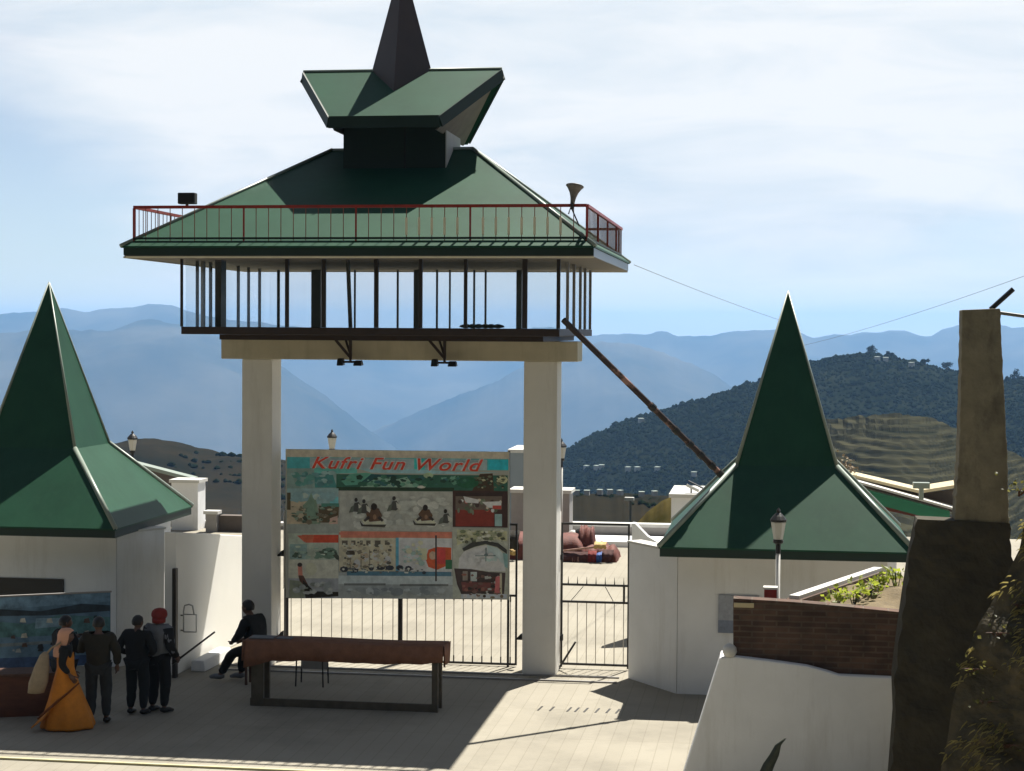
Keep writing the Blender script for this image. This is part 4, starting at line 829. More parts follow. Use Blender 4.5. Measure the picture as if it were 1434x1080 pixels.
b = MB(); b.add(*lump(sx_(704), sx_(824), sz_(751), 0, 1.5, .12, 1.)); b.add(*lump(sx_(806), sx_(830), sz_(741), .3, 1.2, .2, 4.)); b.add(*lump(sx_(815), sx_(864), sz_(764), -.1, 1.2, .25, 7.)); b.build('cover', 'maroon', t, smooth=True)
b = MB(); b.beam((sx_(788), -.12, sz_(771)), (sx_(842), -.14, sz_(763)), .06, .05); b.build('pole', 'rust_pink', t)
for px0, px1, py0, py1, mt_ in ((833, 850, 757, 766, 'gold'), (836, 844, 771, 785, 'blue_cloth'), (824, 836, 770, 787, 'red_cloth'), (790, 824, 772, 788, 'dark_maroon'), (803, 812, 774, 787, 'pink_cloth'), (712, 724, 768, 778, 'gold'), (705, 728, 744, 770, 'olive_cloth'), (844, 860, 768, 784, 'dark_maroon')):
    b = MB(); x0, x1 = sx_(px0), sx_(px1); z0, z1 = sz_(py1), sz_(py0); vs = []
    for j in range(7):
        for i in range(9):
            u, v = i/8, j/6; w_ = mnoise.noise(Vector((u*4+px0, v*3, 1)))
            vs.append((x0+(x1-x0)*u+.03*w_, -.16-.10*math.sin(v*2.6)+.05*math.sin(u*14+px0)*(v*.6+.2)+.45*max(0, .3-v), z1+(z0-z1)*v*(1+.12*mnoise.noise(Vector((u*6, px0, 2))))+.03*w_))
    b.add(vs, [(j*9+i, j*9+i+1, (j+1)*9+i+1, (j+1)*9+i) for j in range(6) for i in range(8)]); b.build('blanket', mt_, t, smooth=True)
def seated(px, py, col, lab, headm):
    q = at(px, py, 49.5); o_ = thing('vendor_bundle', lab, 'bundle', (q.x, 49.6, 0), 0, 'bundles piled behind the maroon stall')
    b = MB(); h = q.z; b.lathe([(.22, 0), (.26, h*.4), (.20, h*.75), (.13, h*.92), (.05, h)], (0, 0, 0), 10, sy=.8); b.v = [tuple(Vector(v)+.04*mnoise.noise_vector(Vector(v)*4+Vector((px, 0, 0)))) for v in b.v]; b.build('cloth_bundle', col, o_, smooth=True)
    b = MB(); b.tube([(-.16, -.2, h*.55), (0, -.24, h*.62), (.16, -.2, h*.55)], .02, 6); b.build('tie', headm, o_)
seated(802, 742, 'white_paint', 'white cloth bundle piled behind the maroon stall', 'beige_bag'); seated(811, 741, 'black_cloth', 'black cloth bundle between two white ones behind the maroon stall', 'grey_cloth'); seated(818, 743, 'pale_cloth', 'pale cloth bundle right of the black one behind the maroon stall', 'beige_bag')
# ------------------------------------------------------------------ foreground right
def rough(mb, amp, fr, seed=0):
    mb.v = [tuple(Vector(v)+amp*mnoise.noise_vector(Vector(v)*fr+Vector((seed, 0, 0)))) for v in mb.v]; return mb
def gridface(p00, p10, p11, p01, nu, nv):
    vs = []; p00, p10, p11, p01 = map(Vector, (p00, p10, p11, p01))
    for j in range(nv+1):
        for i in range(nu+1):
            a, c = i/nu, j/nv; vs.append(p00*(1-a)*(1-c)+p10*a*(1-c)+p11*a*c+p01*(1-a)*c)
    return vs, [(j*(nu+1)+i, j*(nu+1)+i+1, (j+1)*(nu+1)+i+1, (j+1)*(nu+1)+i) for j in range(nv) for i in range(nu)]
YW = 23.4
def pw(x, y, Y=YW): p = at(x, y, Y); return (p.x, p.z)
wl = [pw(1008, 921), pw(1030, 920), pw(1080, 926), pw(1130, 933), pw(1160, 941), pw(1175, 946), pw(1262, 950)]
bx = [(1.75, 0), (pw(958, 1080)[0]-.16, 0)]
b = MB(); b.prism(wl+bx, YW, YW+.55); tag(b.build('white_wall', 'white_plaster', bevel=.02), 'white plastered retaining wall with a slanting left end below the brick planter', 'wall')
YK = 23.65
tp = [pw(1027, 836, YK), pw(1110, 841, YK), pw(1180, 847, YK), pw(1268, 856, YK)]; lo = [pw(1275, 953, YK), pw(1228, 950, YK), pw(1190, 951, YK), pw(1165, 944, YK), pw(1120, 932, YK), pw(1075, 927, YK), pw(1027, 921, YK)]
K = thing('brick_planter', 'brown brick planter on top of the white retaining wall', 'planter', (pw(1140, 900, YK)[0], YK, 0))
b = MB(); b.prism(tp+lo, YK-.12, YK+.12); part(b, 'front_wall', 'brick', K, bevel=.012)
pA = at(1112, 834, 23.9); pB = at(1230, 792, 27.2); dn = Vector((0, 0, 1))
pB.z = pA.z-.02
nrm = (pB-pA).cross(dn).normalized()*.11
b = MB(); b.hexa([pA-nrm-dn*1.2, pA+nrm-dn*1.2, pB+nrm-dn*1.2, pB-nrm-dn*1.2], [pA-nrm-dn*.05, pA+nrm-dn*.05, pB+nrm-dn*.05, pB-nrm-dn*.05]); part(b, 'rear_wall', 'brick', K)
nrm = nrm*.62
b = MB(); b.hexa([pA-nrm-dn*.049, pA+nrm-dn*.049, pB+nrm-dn*.049, pB-nrm-dn*.049], [pA-nrm, pA+nrm, pB+nrm, pB-nrm]); part(b, 'coping', 'white_paint', K)
b = MB(); q = pw(1028, 841, YK); r_ = pw(1056, 843, YK); b.box(q[0], r_[0], YK-.14, YK-.121, q[1]-.07, q[1]-.01); part(b, 'pale_brick', 'chute_cream', K)
# soil
vs, fs = gridface((pw(1090, 860, YK)[0]+.1, YK+.13, 2.62), (2.4, YK+.13, 2.62), (2.6, 27, 2.66), (1.4, 27, 2.66), 26, 20)
b = MB(); b.add([(v.x, v.y, v.z+.10*mnoise.noise(v*1.7)+.18*max(0, 1-((v.x-1.7)**2+(v.y-25)**2)/1.2)) for v in vs], fs); part(b, 'soil', 'soil', K, smooth=True)
def leafy(mb, c, n, spread, size, up=.5):
    c = Vector(c)
    for _ in range(n):
        p = c+Vector((random.gauss(0, spread), random.gauss(0, spread), abs(random.gauss(0, spread*up))))
        u = Vector((random.gauss(0, 1), random.gauss(0, 1), random.uniform(-.2, 1))).normalized(); w = u.cross(Vector((random.gauss(0, 1), random.gauss(0, 1), random.gauss(0, 1)))).normalized(); s = size*random.uniform(.6, 1.4)
        nn = u.cross(w)
        mb.add([p, p+u*s*.5+w*s*.42+nn*s*.1, p+u*s*1.15, p+u*s*.5-w*s*.42+nn*s*.1], [(0, 1, 2), (0, 2, 3)])
pl_labels = ['yellow green leafy plant at the left corner of the planter', 'yellow green leafy plant second from the left in the planter', 'leafy plant in the middle of the planter', 'leafy plant fourth from the left in the planter', 'tall leafy plant against the dark stone buttress']
for (px, py, Y), lab in zip(((1172, 838, 24.0), (1196, 828, 24.3), (1216, 816, 24.7), (1236, 806, 25.0), (1256, 800, 25.0)), pl_labels):
    p = at(px, py, Y); zz = 2.68; t = thing('planter_plant', lab, 'plant', (p.x, Y, zz), 0, 'leafy plants in the brick planter'); h = max(.12, p.z-zz)
    b = MB()
    for _ in range(5): a_ = random.random()*6; b.tube([(0, 0, -.08), (.06*math.cos(a_), .06*math.sin(a_), h*.5), (.13*math.cos(a_), .13*math.sin(a_), h)], [.009, .007, .004], 5)
    b.build('stem', 'agave', t)
    b = MB(); leafy(b, (0, 0, h*.72), 34, .085, .075, .8); leafy(b, (0, 0, h*.3), 14, .08, .07, .6); b.build('foliage', 'leaf_bright', t)
p = at(1022, 914, YW+.12); b = MB(); b.lathe([(.01, 0), (.07, .01), (.095, .07), (.085, .13), (.05, .165), (.008, .18)], (0, 0, 0), 14); o = b.build('white_stone', 'white_paint', smooth=True); o.location = (p.x, YW+.05, pw(1015, 921)[1]+.0); tag(o, 'rounded white stone on the ledge at the left end of the brick planter', 'stone')
p = at(1070, 834, 24.6); q = at(1088, 823, 24.6); t = thing('red_box', 'small red box beside the lamp post behind the planter', 'box', ((p.x+q.x)/2, 24.6, 0)); w = (q.x-p.x)/2
b = MB(); b.box(-w, w, 0, .16, p.z-.25, q.z-.03); b.build('body', 'red_cloth', t, bevel=.008)
b = MB(); b.box(-w-.01, w+.01, -.01, .17, q.z-.029, q.z); b.build('lid', 'white_paint', t)
b = MB(); b.box(-.03, .03, .05, .11, 0, p.z-.251); b.build('post', 'pipe_grey', t)
# stone buttress with concrete mast
YS = 22.6
bl = [pw(1285, 727, YS), pw(1274, 780, YS), pw(1266, 835, YS), pw(1258, 890, YS), pw(1251, 950, YS), pw(1253, 1000, YS), pw(1247, 1080, YS), (pw(1240, 1080, YS)[0], 0)]
brt = [pw(1414, 733, YS), pw(1420, 800, YS), pw(1425, 850, YS), pw(1430, 920, YS), pw(1434, 980, YS), pw(1440, 1020, YS), pw(1450, 1080, YS), (pw(1470, 1080, YS)[0], 0)]
mb = MB(); vs = []; nu, nvv = 34, 60
def lerp_edge(E, t):
    k = t*(len(E)-1); i = min(int(k), len(E)-2); f = k-i; return (E[i][0]+(E[i+1][0]-E[i][0])*f, E[i][1]+(E[i+1][1]-E[i][1])*f)
ring = []
for j in range(nvv+1):
    L_ = lerp_edge(bl, j/nvv); R_ = lerp_edge(brt, j/nvv)
    row = []
    for i in range(nu+1):
        f = i/nu; x = L_[0]+(R_[0]-L_[0])*f; z = L_[1]+(R_[1]-L_[1])*f
        n = mnoise.fractal(Vector((x*2.2, z*3.0, 4)), .8, 2.1, 5); e = min(1, min(f, 1-f)*8)
        y = YS-.9*(j/nvv)*.35+.045*n
        row.append((x+.045*mnoise.noise(Vector((0, z*6, x)))*(1 if j else 0), y, z+.02*n*(1 if j else 0)))
    row += [(R_[0], YS+.42, R_[1]), (L_[0], YS+.42, L_[1])]
    ring.append(row)
n = nu+3
mb.add([p for r_ in ring for p in r_], [(j*n+i, j*n+(i+1) % n, (j+1)*n+(i+1) % n, (j+1)*n+i) for j in range(nvv) for i in range(n)]+[tuple(range(n-1, -1, -1))])
tag(mb.build('stone_buttress', 'dark_stone'), 'dark rough stone buttress at right carrying the concrete mast', 'buttress')
YM = 22.62
t = thing('concrete_mast', 'tapering weathered concrete mast standing on the dark buttress', 'mast', (at(1378, 725, YM).x, YM, 0))
A = [pw(1337, 729, YM), pw(1343, 640, YM), pw(1346, 540, YM), pw(1347.5, 434, YM)]; Bq = [pw(1413, 735, YM), pw(1411, 640, YM), pw(1406, 540, YM), pw(1401, 432, YM)]
mb = MB(); vs = []; rows = 40
def ed(E, t): return lerp_edge(E, t)
for j in range(rows+1):
    L_, R_ = ed(A, j/rows), ed(Bq, j/rows); w = .016*mnoise.noise(Vector((j*.7, 1, 2))); w2 = .016*mnoise.noise(Vector((j*.6, 7, 2)))
    d = .20-.03*j/rows; yc = YM+.2
    vs += [(L_[0]+w, yc-d, L_[1]), (R_[0]+w2, yc-d, R_[1]), (R_[0]+w2, yc+d, R_[1]), (L_[0]+w, yc+d, L_[1])]
mb.add(vs, [(j*4+i, j*4+(i+1) % 4, (j+1)*4+(i+1) % 4, (j+1)*4+i) for j in range(rows) for i in range(4)]+[(3, 2, 1, 0), (rows*4, rows*4+1, rows*4+2, rows*4+3)])
part(mb, 'shaft', 'concrete_post', t, bevel=.012)
p0 = Vector((pw(1390, 430, YM)[0], YM+.2, pw(1390, 431, YM)[1]-.02)); p1 = at(1419, 405, YM+.2)
b = MB(); b.tube([p0, p1], .032, 8); part(b, 'rod', 'black_paint', t)
b = MB(); b.tube([at(1398, 438, YM+.2), at(1470, 448, YM+.2)], .022, 8); part(b, 'pipe', 'pipe_grey', t)
# rocky bank
cols, rws = 60, 80; vs = []
edge = [(1452, 590), (1442, 700), (1430, 770), (1400, 830), (1370, 880), (1350, 930), (1335, 990), (1328, 1040), (1318, 1085), (1300, 1250)]
for j in range(rws+1):
    ex, ey = lerp_edge(edge, j/rws)
    Yj = 21.9-1.3*(j/rws)
    base = at(ex, ey, Yj)
    for i in range(cols+1):
        f = i/cols
        x = base.x+f*4.2; z = base.z+.9*f; y = Yj-.15*f
        n = mnoise.fractal(Vector((x*1.6, z*1.9, 2)), .9, 2.1, 6); r = mnoise.ridged_multi_fractal(Vector((x*.9+z*.5, z*1.4-x*.4, 6)), .9, 2.2, 5, 1, 2)
        kx = min(1, f*6); vs.append((x, y-.20*n*kx-.19*r*kx+.12, z+.05*n*kx))
nn = cols+1
b = MB(); b.add(vs, [(j*nn+i, j*nn+i+1, (j+1)*nn+i+1, (j+1)*nn+i) for j in range(rws) for i in range(cols)])
bank = struct(b.build('rocky_bank', 'earth_rock'))
dg = bpy.context.evaluated_depsgraph_get()
labs = iter(['dark bush hanging lowest on the rocky bank', 'dark bush on the rocky bank nearest the buttress', 'dark bush at mid height on the rocky bank', 'dark bush at the right edge of the rocky bank', 'dark leafy bush at the top of the rocky bank right of the mast', 'small dark bush between rock ledges on the bank'])
bpy.context.view_layer.update()
for px, py, n, sp in ((1408, 1046, 60, .14), (1362, 940, 50, .12), (1398, 890, 70, .15), (1428, 850, 60, .14), (1428, 690, 110, .17), (1378, 985, 50, .12)):
    d = ray(px, py).normalized(); ok, l, nn_, _ = bank.ray_cast(CP, d)
    if not ok: l = at(px, py, 21.3)
    t = thing('bank_bush', next(labs), 'bush', l, 0, 'dark bushes on the rocky bank')
    b = MB()
    for _ in range(6):
        a_ = random.uniform(-1, 1); b.tube([(0, .08, -.05), (a_*.08, -.06, .04), (a_*.16, -.14, .05)], [.01, .007, .003], 5)
    b.build('stem', 'wood_brown', t)
    b = MB(); leafy(b, (0, -.08, -.02), int(n*.35), sp*.8, .045, 1.); b.build('foliage', 'leaf_dark', t)
mb = MB(); bp_ = [p for p in bank.data.polygons]
for p in random.sample(bp_, 1500):
    c = p.center
    if mnoise.noise(Vector((c.x*2.2, c.z*2.2, 3))) < .05: continue
    for _ in range(4):
        q = c+Vector((random.uniform(-.06, .06), -.01, random.uniform(-.05, .05))); d = Vector((random.uniform(-.3, .3)-.6, random.uniform(-.6, -.1), random.uniform(-.6, .1))).normalized(); ln = random.uniform(.06, .15); sd_ = d.cross(Vector((0, 1, .3))).normalized()*.010
        mb.add([q-sd_, q+sd_, q+d*ln*.6+sd_*.8+Vector((0, 0, .0)), q+d*ln+Vector((0, 0, -.02)), q+d*ln*.6-sd_*.8], [(0, 1, 2, 3, 4)], 0)
gr = mb.build('bank_grass', 'dry_grass'); gr['kind'] = 'stuff'
# agave in front of the white wall
p = at(1082, 1078, 21.5); t = thing('agave', 'single dark agave leaf rising before the white wall', 'plant', (p.x-.05, 21.5, 0))
b = MB()
def blade(pts, w, b):
    P = [Vector(q) for q in pts]; n = len(P); vs = []
    for i, q in enumerate(P):
        ww = w*math.sin(PI*min(.97, .22+.78*i/(n-1)))**.8
        vs += [q+Vector((-ww, 0, 0)), q+Vector((0, .35*ww, -.1*ww)), q+Vector((ww, 0, 0)), q+Vector((0, -.15*ww, 0))]
    b.add(vs, [(i*4+k, i*4+(k+1) % 4, (i+1)*4+(k+1) % 4, (i+1)*4+k) for i in range(n-1) for k in range(4)]+[(3, 2, 1, 0), tuple(range((n-1)*4, n*4))])
tip = at(1100, 1034, 21.5)-t.location; kn = at(1084, 1058, 21.5)-t.location; rt = at(1072, 1082, 21.5)-t.location
blade([(0, 0, 0), (-.05, 0, .4), tuple(rt), tuple((rt+kn)/2+Vector((-.008, 0, 0))), tuple(kn), tuple((kn+tip)/2+Vector((-.02, 0, .02))), tuple(tip)], .075, b); b.build('leaf', 'agave', t, smooth=True)
for a_, h in ((-.9, .5), (.8, .55), (2.4, .45), (-2.3, .5)):
    b = MB(); blade([(0, 0, 0), (.1*math.sin(a_), .1*math.cos(a_), h*.5), (.3*math.sin(a_), .3*math.cos(a_), h*.9), (.5*math.sin(a_), .5*math.cos(a_), h)], .06, b); b.build('leaf', 'agave', t, smooth=True)
# pale shrub behind the right booth
p = at(1184, 652, 40); t = thing('pale_shrub', 'pale tufted shrub behind the right shoulder of the right booth roof', 'shrub', (p.x, 40, 0))
b = MB(); b.tube([(0, 0, 0), (0, 0, p.z)], .04, 6); b.build('trunk', 'wood_brown', t)
b = MB(); leafy(b, (0, 0, p.z-.25), 160, .12, .06, 1.6); b.build('crown', 'beige_bag', t)
# wires
def wire(a, b_, sag, label):
    P = [a.lerp(b_, i/24)-Vector((0, 0, sag*4*(i/24)*(1-i/24))) for i in range(25)]
    m_ = MB(); m_.tube(P, .006, 5, 0); tag(m_.build('overhead_wire', 'pipe_grey'), label, 'wire')
wire(at(888, 371, EY1), at(1104, 452, 70), .05, 'thin wire running from the tower eave toward the right booth spire')
wire(at(1110, 487, 90), at(1450, 381, 45), .15, 'thin wire rising to the right above the concrete mast')
# ------------------------------------------------------------------ people
def skin_mesh(nodes, edges, sub=2):
    names = list(nodes); me = bpy.data.meshes.new('s'); me.from_pydata([nodes[n][0] for n in names], [(names.index(a), names.index(b)) for a, b in edges], [])
    o = bpy.data.objects.new('s', me); C.objects.link(o)
    md = o.modifiers.new('k', 'SKIN'); md.use_smooth_shade = True
    for i, n in enumerate(names):
        r = nodes[n][1]; me.skin_vertices[0].data[i].radius = r if isinstance(r, tuple) else (r, r)
        me.skin_vertices[0].data[i].use_root = (i == 0)
    s = o.modifiers.new('u', 'SUBSURF'); s.levels = sub; s.render_levels = sub
    bpy.context.view_layer.update()
    out = bpy.data.meshes.new_from_object(o.evaluated_get(bpy.context.evaluated_depsgraph_get())); bpy.data.objects.remove(o)
    vs = [tuple(v.co) for v in out.vertices]; fs = [tuple(p.vertices) for p in out.polygons]; return vs, fs
def head_geo(mb, c, yaw=0, pit=0, s=1.):
    n, L = 18, 14; vs = []; Rm = Matrix.Rotation(yaw, 3, 'Z') @ Matrix.Rotation(pit, 3, 'X'); c = Vector(c)
    for j in range(L+1):
        t = j/L; z = -.115+.23*t
        r = math.sin(PI*min(1, max(0, .04+.92*t)))**.55
        for k in range(n):
            a = 2*PI*k/n; x = math.cos(a)*.074*r; y = math.sin(a)*.093*r
            if t < .42 and y < 0: y *= .75
            if t < .42: x *= .78+.5*t
            if y > 0 and abs(x) < .03:
                y += .020*math.exp(-((z+.012)/.022)**2)*(1-abs(x)/.03)          # nose
                y += .006*math.exp(-((z+.055)/.010)**2)                          # lips
            if y > 0 and .015 < abs(x) < .05: y -= .009*math.exp(-((z-.018)/.014)**2)   # eye sockets
            vs.append(c+Rm @ (Vector((x, y+.008, z))*s))
    mb.add(vs, [(j*n+k, j*n+(k+1) % n, (j+1)*n+(k+1) % n, (j+1)*n+k) for j in range(L) for k in range(n)]+[tuple(range(n-1, -1, -1)), tuple(range(L*n, L*n+n))], 0)
    for sx in (-1, 1):
        e = MB(); e.lathe([(.004, -.03), (.014, -.015), (.017, .005), (.012, .028), (.003, .034)], (0, 0, 0), 8, sx=.5)
        mb.add([c+Rm @ (Vector((v[0]+sx*.078, v[1]-.008, v[2]-.005))*s) for v in e.v], e.f, 0)
        e = MB(); e.lathe([(.002, -.006), (.011, 0), (.002, .006)], (0, 0, 0), 8)
        mb.add([c+Rm @ (Vector((v[0]+sx*.031, v[1]*.5+.082, v[2]+.018))*s) for v in e.v], e.f, 1)
    return Rm
def hand_geo(mb, w, d, side, curl=.5):
    w = Vector(w); d = Vector(d).normalized(); s_ = Vector((side, 0, 0)); s_ = (s_-d*s_.dot(d)).normalized(); nrm = d.cross(s_).normalized()
    mb.tube([w-d*.02, w+d*.03, w+d*.085], [.024, .036, .030], 8)
    sp = (Vector((0, 1, 0))-d*d.y); sp = sp.normalized() if sp.length > .1 else nrm
    for k, (o_, ln) in enumerate(((-.027, .062), (-.009, .072), (.009, .067), (.026, .052))):
        p = w+d*.08+sp*o_; i_ = -s_*side*0 - s_*curl*.02
        mb.tube([p, p+d*ln*.45-s_*.006*curl*2, p+d*ln*.85-s_*.022*curl*2], [.0095, .0085, .006], 6)
    mb.tube([w+d*.025+sp*.025, w+d*.055+sp*.052, w+d*.085+sp*.058-s_*.01], [.012, .010, .007], 6)
def person(label, loc, rz, H=1.7, pose=None, top=None, bottom=None, shoes='black_paint', hair='hair', yaw=0, pit=0, group=None, long_top=.07, sleeve=True, extra=None, headless=False):
    s = H/1.7
    J = dict(pel=(0, 0, .94), spi=(0, .0, 1.12), che=(0, .01, 1.32), nek=(0, .0, 1.46), hed=(0, .02, 1.585), hipL=(-.095, 0, .90), hipR=(.095, 0, .90), kneL=(-.105, .03, .49), kneR=(.105, .03, .49), ankL=(-.11, -.01, .085), ankR=(.11, -.01, .085), toeL=(-.125, .15, .035), toeR=(.125, .15, .035), shL=(-.175, 0, 1.40), shR=(.175, 0, 1.40), elL=(-.25, -.03, 1.13), elR=(.25, -.03, 1.13), wrL=(-.24, .09, .90), wrR=(.24, .09, .90))
    if pose: J.update(pose)
    J = {k: tuple(c*s for c in v) for k, v in J.items()}
    t = thing('person', label, 'person', loc, rz, group)
    rb = dict(pel=(.135, .095), spi=(.12, .085), che=(.145, .095), nek=.05, hipL=.075, hipR=.075, kneL=.052, kneR=.052, ankL=.036, ankR=.036, toeL=.034, toeR=.034, shL=.05, shR=.05, elL=.038, elR=.038, wrL=.026, wrR=.026)
    N = {k: (J[k], tuple(c*s for c in v) if isinstance(v, tuple) else v*s) for k, v in rb.items()}
    N['hdb'] = (tuple(Vector(J['nek']).lerp(Vector(J['hed']), .75)), .05*s)
    Eg = [('pel', 'spi'), ('spi', 'che'), ('che', 'nek'), ('nek', 'hdb')]
    for d in 'LR': Eg += [('pel', 'hip'+d), ('hip'+d, 'kne'+d), ('kne'+d, 'ank'+d), ('ank'+d, 'toe'+d), ('che', 'sh'+d), ('sh'+d, 'el'+d), ('el'+d, 'wr'+d)]
    vs, fs = skin_mesh(N, Eg, 1)
    mb = MB(); mb.add(vs, fs)
    Rm = head_geo(mb, J['hed'], yaw, pit, s)
    for d, sg in (('L', -1), ('R', 1)): hand_geo(mb, J['wr'+d], Vector(J['wr'+d])-Vector(J['el'+d]), sg)
    mb.build('body', ['skin', 'black_paint'], t, smooth=True)
    if top:
        q = 1.0
        N = dict(spi=(J['spi'], (.18*s, .14*s)), pel=(tuple(Vector(J['pel'])+Vector((0, 0, -long_top*s))), (.19*s, .15*s)), che=(J['che'], (.19*s, .14*s)), nek=(tuple(Vector(J['che']).lerp(Vector(J['nek']), .75)), .075*s))
        Eg = [('spi', 'pel'), ('spi', 'che'), ('che', 'nek')]
        for d in 'LR':
            N.update({'sh'+d: (J['sh'+d], .088*s), 'el'+d: (J['el'+d], .070*s), 'wr'+d: (tuple(Vector(J['el'+d]).lerp(Vector(J['wr'+d]), .88)), .045*s)}); Eg += [('che', 'sh'+d), ('sh'+d, 'el'+d), ('el'+d, 'wr'+d)]
        vs, fs = skin_mesh(N, Eg, 2); mb = MB(); mb.add([tuple(Vector(v)+.013*mnoise.noise_vector(Vector(v)*11)) for v in vs], fs); mb.build('jacket', top, t, smooth=True)
    if bottom:
        N = dict(pel=(J['pel'], (.15*s, .115*s)))
        Eg = []
        for d in 'LR':
            N.update({'hip'+d: (J['hip'+d], .108*s), 'kne'+d: (J['kne'+d], .084*s), 'ank'+d: (tuple(Vector(J['kne'+d]).lerp(Vector(J['ank'+d]), .95)), .062*s)}); Eg += [('pel', 'hip'+d), ('hip'+d, 'kne'+d), ('kne'+d, 'ank'+d)]
        vs, fs = skin_mesh(N, Eg, 2); mb = MB(); mb.add([tuple(Vector(v)+.012*mnoise.noise_vector(Vector(v)*11)) for v in vs], fs); mb.build('trousers', bottom, t, smooth=True)
    if shoes:
        for d in 'LR':
            a_ = Vector(J['ank'+d]); b_ = Vector(J['toe'+d]); mb = MB(); mb.tube([a_.lerp(b_, -.35)+Vector((0, 0, -.03*s)), a_+Vector((0, 0, -.022*s)), a_.lerp(b_, .6)+Vector((0, 0, -.0)), b_.lerp(a_, -.12)], [.032*s, .050*s, .044*s, .026*s], 10); mb.build('shoe', shoes, t, smooth=True)
    if hair:
        mb = MB(); n = 16; hv = []; c = Vector(J['hed'])
        for j in range(8):
            ph = PI*.5*(1-j/7.0*1.28)
            for k in range(n):
                a = 2*PI*k/n; x, y, z = math.cos(ph)*math.cos(a), math.cos(ph)*math.sin(a), math.sin(ph)
                if y > .25 and z < .35: x, y, z = x*.9, min(y, .55), max(z, .3)
                hv.append(c+Rm @ (Vector((x*.086, y*.104+.002, z*.115+.016))*s*(1+.05*mnoise.noise(Vector((x*4, y*4, z*4))))))
        mb.add(hv, [(j*n+k, j*n+(k+1) % n, (j+1)*n+(k+1) % n, (j+1)*n+k) for j in range(7) for k in range(n)]+[tuple(range(n))])
        mb.build('hair', hair, t, smooth=True)
    t.scale = (1.12, 1.12, 1)
    return t, J
# back views by the mural; facing +y (away) is rz = 0
p = atz(138, 1013); person('person in an olive jacket and grey trousers facing the mural', (p.x, p.y, 0), math.radians(12), 1.70, dict(elL=(-.27, .08, 1.14), wrL=(-.13, .27, 1.26), elR=(.27, -.02, 1.12), wrR=(.25, .08, .9)), 'olive_cloth', 'grey_cloth', yaw=.2)
p = atz(192, 1001); person('person in dark clothes with hands in front standing left of the red capped man', (p.x, p.y, 0), math.radians(-8), 1.62, dict(elL=(-.30, -.05, 1.12), wrL=(-.14, .12, 1.02), elR=(.29, .0, 1.12), wrR=(.14, .14, 1.02)), 'black_cloth', 'navy_cloth', yaw=-.15, long_top=.06)
p = atz(222, 998)
pr, J = person('man in a red cap and pale grey shirt holding a long stick', (p.x, p.y, 0), math.radians(-20), 1.70, dict(elR=(.26, -.05, 1.12), wrR=(.25, .10, .93), elL=(-.24, .0, 1.12), wrL=(-.18, .1, .92)), 'pale_cloth', 'black_cloth', hair=None, yaw=-.1)
mb = MB(); c = Vector(J['hed']); mb.lathe([(.092, -.03), (.112, .01), (.112, .05), (.100, .095), (.07, .125), (.02, .14)], tuple(c), 18, sy=1.12); mb.lathe([(.098, -.10), (.10, -.03), (.09, -.02)], tuple(c+Vector((0, -.012, 0))), 16, sy=1.0); mb.build('cap', 'red_cloth', pr, smooth=True)
for sg in (-1, 1):
    a, e_, w_ = ('shR', 'elR', 'wrR') if sg > 0 else ('shL', 'elL', 'wrL')
    mb = MB(); mb.tube([Vector(J[a])*1.0, J[e_], tuple(Vector(J[e_]).lerp(Vector(J[w_]), .9))], [.085, .07, .055], 12); mb.build('sleeve', 'black_cloth', pr, smooth=True)
bpy.context.view_layer.update()
hw_ = pr.matrix_world @ (Vector(J['wrR'])+(Vector(J['wrR'])-Vector(J['elR'])).normalized()*.07)
tip = at(301, 885, hw_.y+.25)
d = (tip-hw_).normalized(); stick(hw_-d*.12, tip, .018, 'long dark stick held out to the right by the red capped man')
# dark person behind the woman
p = atz(90, 1006); person('person in black with raised hands hidden behind the woman in orange', (p.x, p.y, 0), math.radians(-35), 1.66, dict(elL=(-.26, .08, 1.12), wrL=(-.12, .25, 1.28), elR=(.26, .1, 1.12), wrR=(.12, .28, 1.28)), 'black_cloth', 'navy_cloth', yaw=-.2)
# woman in orange, walking to the right
p = atz(92, 1020)
wm, J = person('woman in an orange sari and peach headscarf carrying a beige bag', (p.x, p.y, 0), math.radians(-72), 1.56, dict(elL=(-.21, -.02, 1.14), wrL=(-.17, .10, .95), elR=(.21, -.04, 1.14), wrR=(.19, .09, .94), kneL=(-.09, .10, .49), ankL=(-.09, .14, .085), toeL=(-.09, .30, .035), kneR=(.09, -.02, .49), ankR=(.09, -.16, .10), toeR=(.09, -.02, .035)), None, None, hair='hair', pit=-.1)
mb = MB(); n = 40; vs = []; prof = [(1.30, .16, .11), (1.22, .165, .12), (1.05, .15, .12), (.92, .17, .15), (.75, .20, .19), (.5, .235, .25), (.25, .265, .32), (.06, .28, .36), (.02, .275, .35)]
for z, rx, ry in prof:
    for k in range(n):
        a = 2*PI*k/n; f = 1+(.07*math.sin(a*7+z*2)+.04*math.sin(a*13+1))*max(0, (1.0-z))
        vs.append((rx*f*math.cos(a), ry*f*math.sin(a)+.06*max(0, .8-z)*(1 if math.sin(a) > 0 else .6), z*.92))
mb.add(vs, [(j*n+k, j*n+(k+1) % n, (j+1)*n+(k+1) % n, (j+1)*n+k) for j in range(len(prof)-1) for k in range(n)]+[tuple(range(n)), tuple(range(len(vs)-1, len(vs)-n-1, -1))])
mb.build('sari', 'orange_cloth', wm, smooth=True)
mb = MB(); mb.tube([(.21, .20, .76), (.235, .06, .62), (.265, -.10, .48), (.28, -.25, .34), (.24, -.36, .22)], [.012, .016, .018, .02, .014], 8); mb.build('sari_border', 'orange_dark', wm, smooth=True)
mb = MB(); mb.sheet([(.24, -.10, .50), (.27, -.30, .20), (.20, -.46, .05), (.10, -.42, .08), (.14, -.2, .3)], (-.05, 0, .02)); mb.build('sari_end', 'orange_cloth', wm, smooth=True)
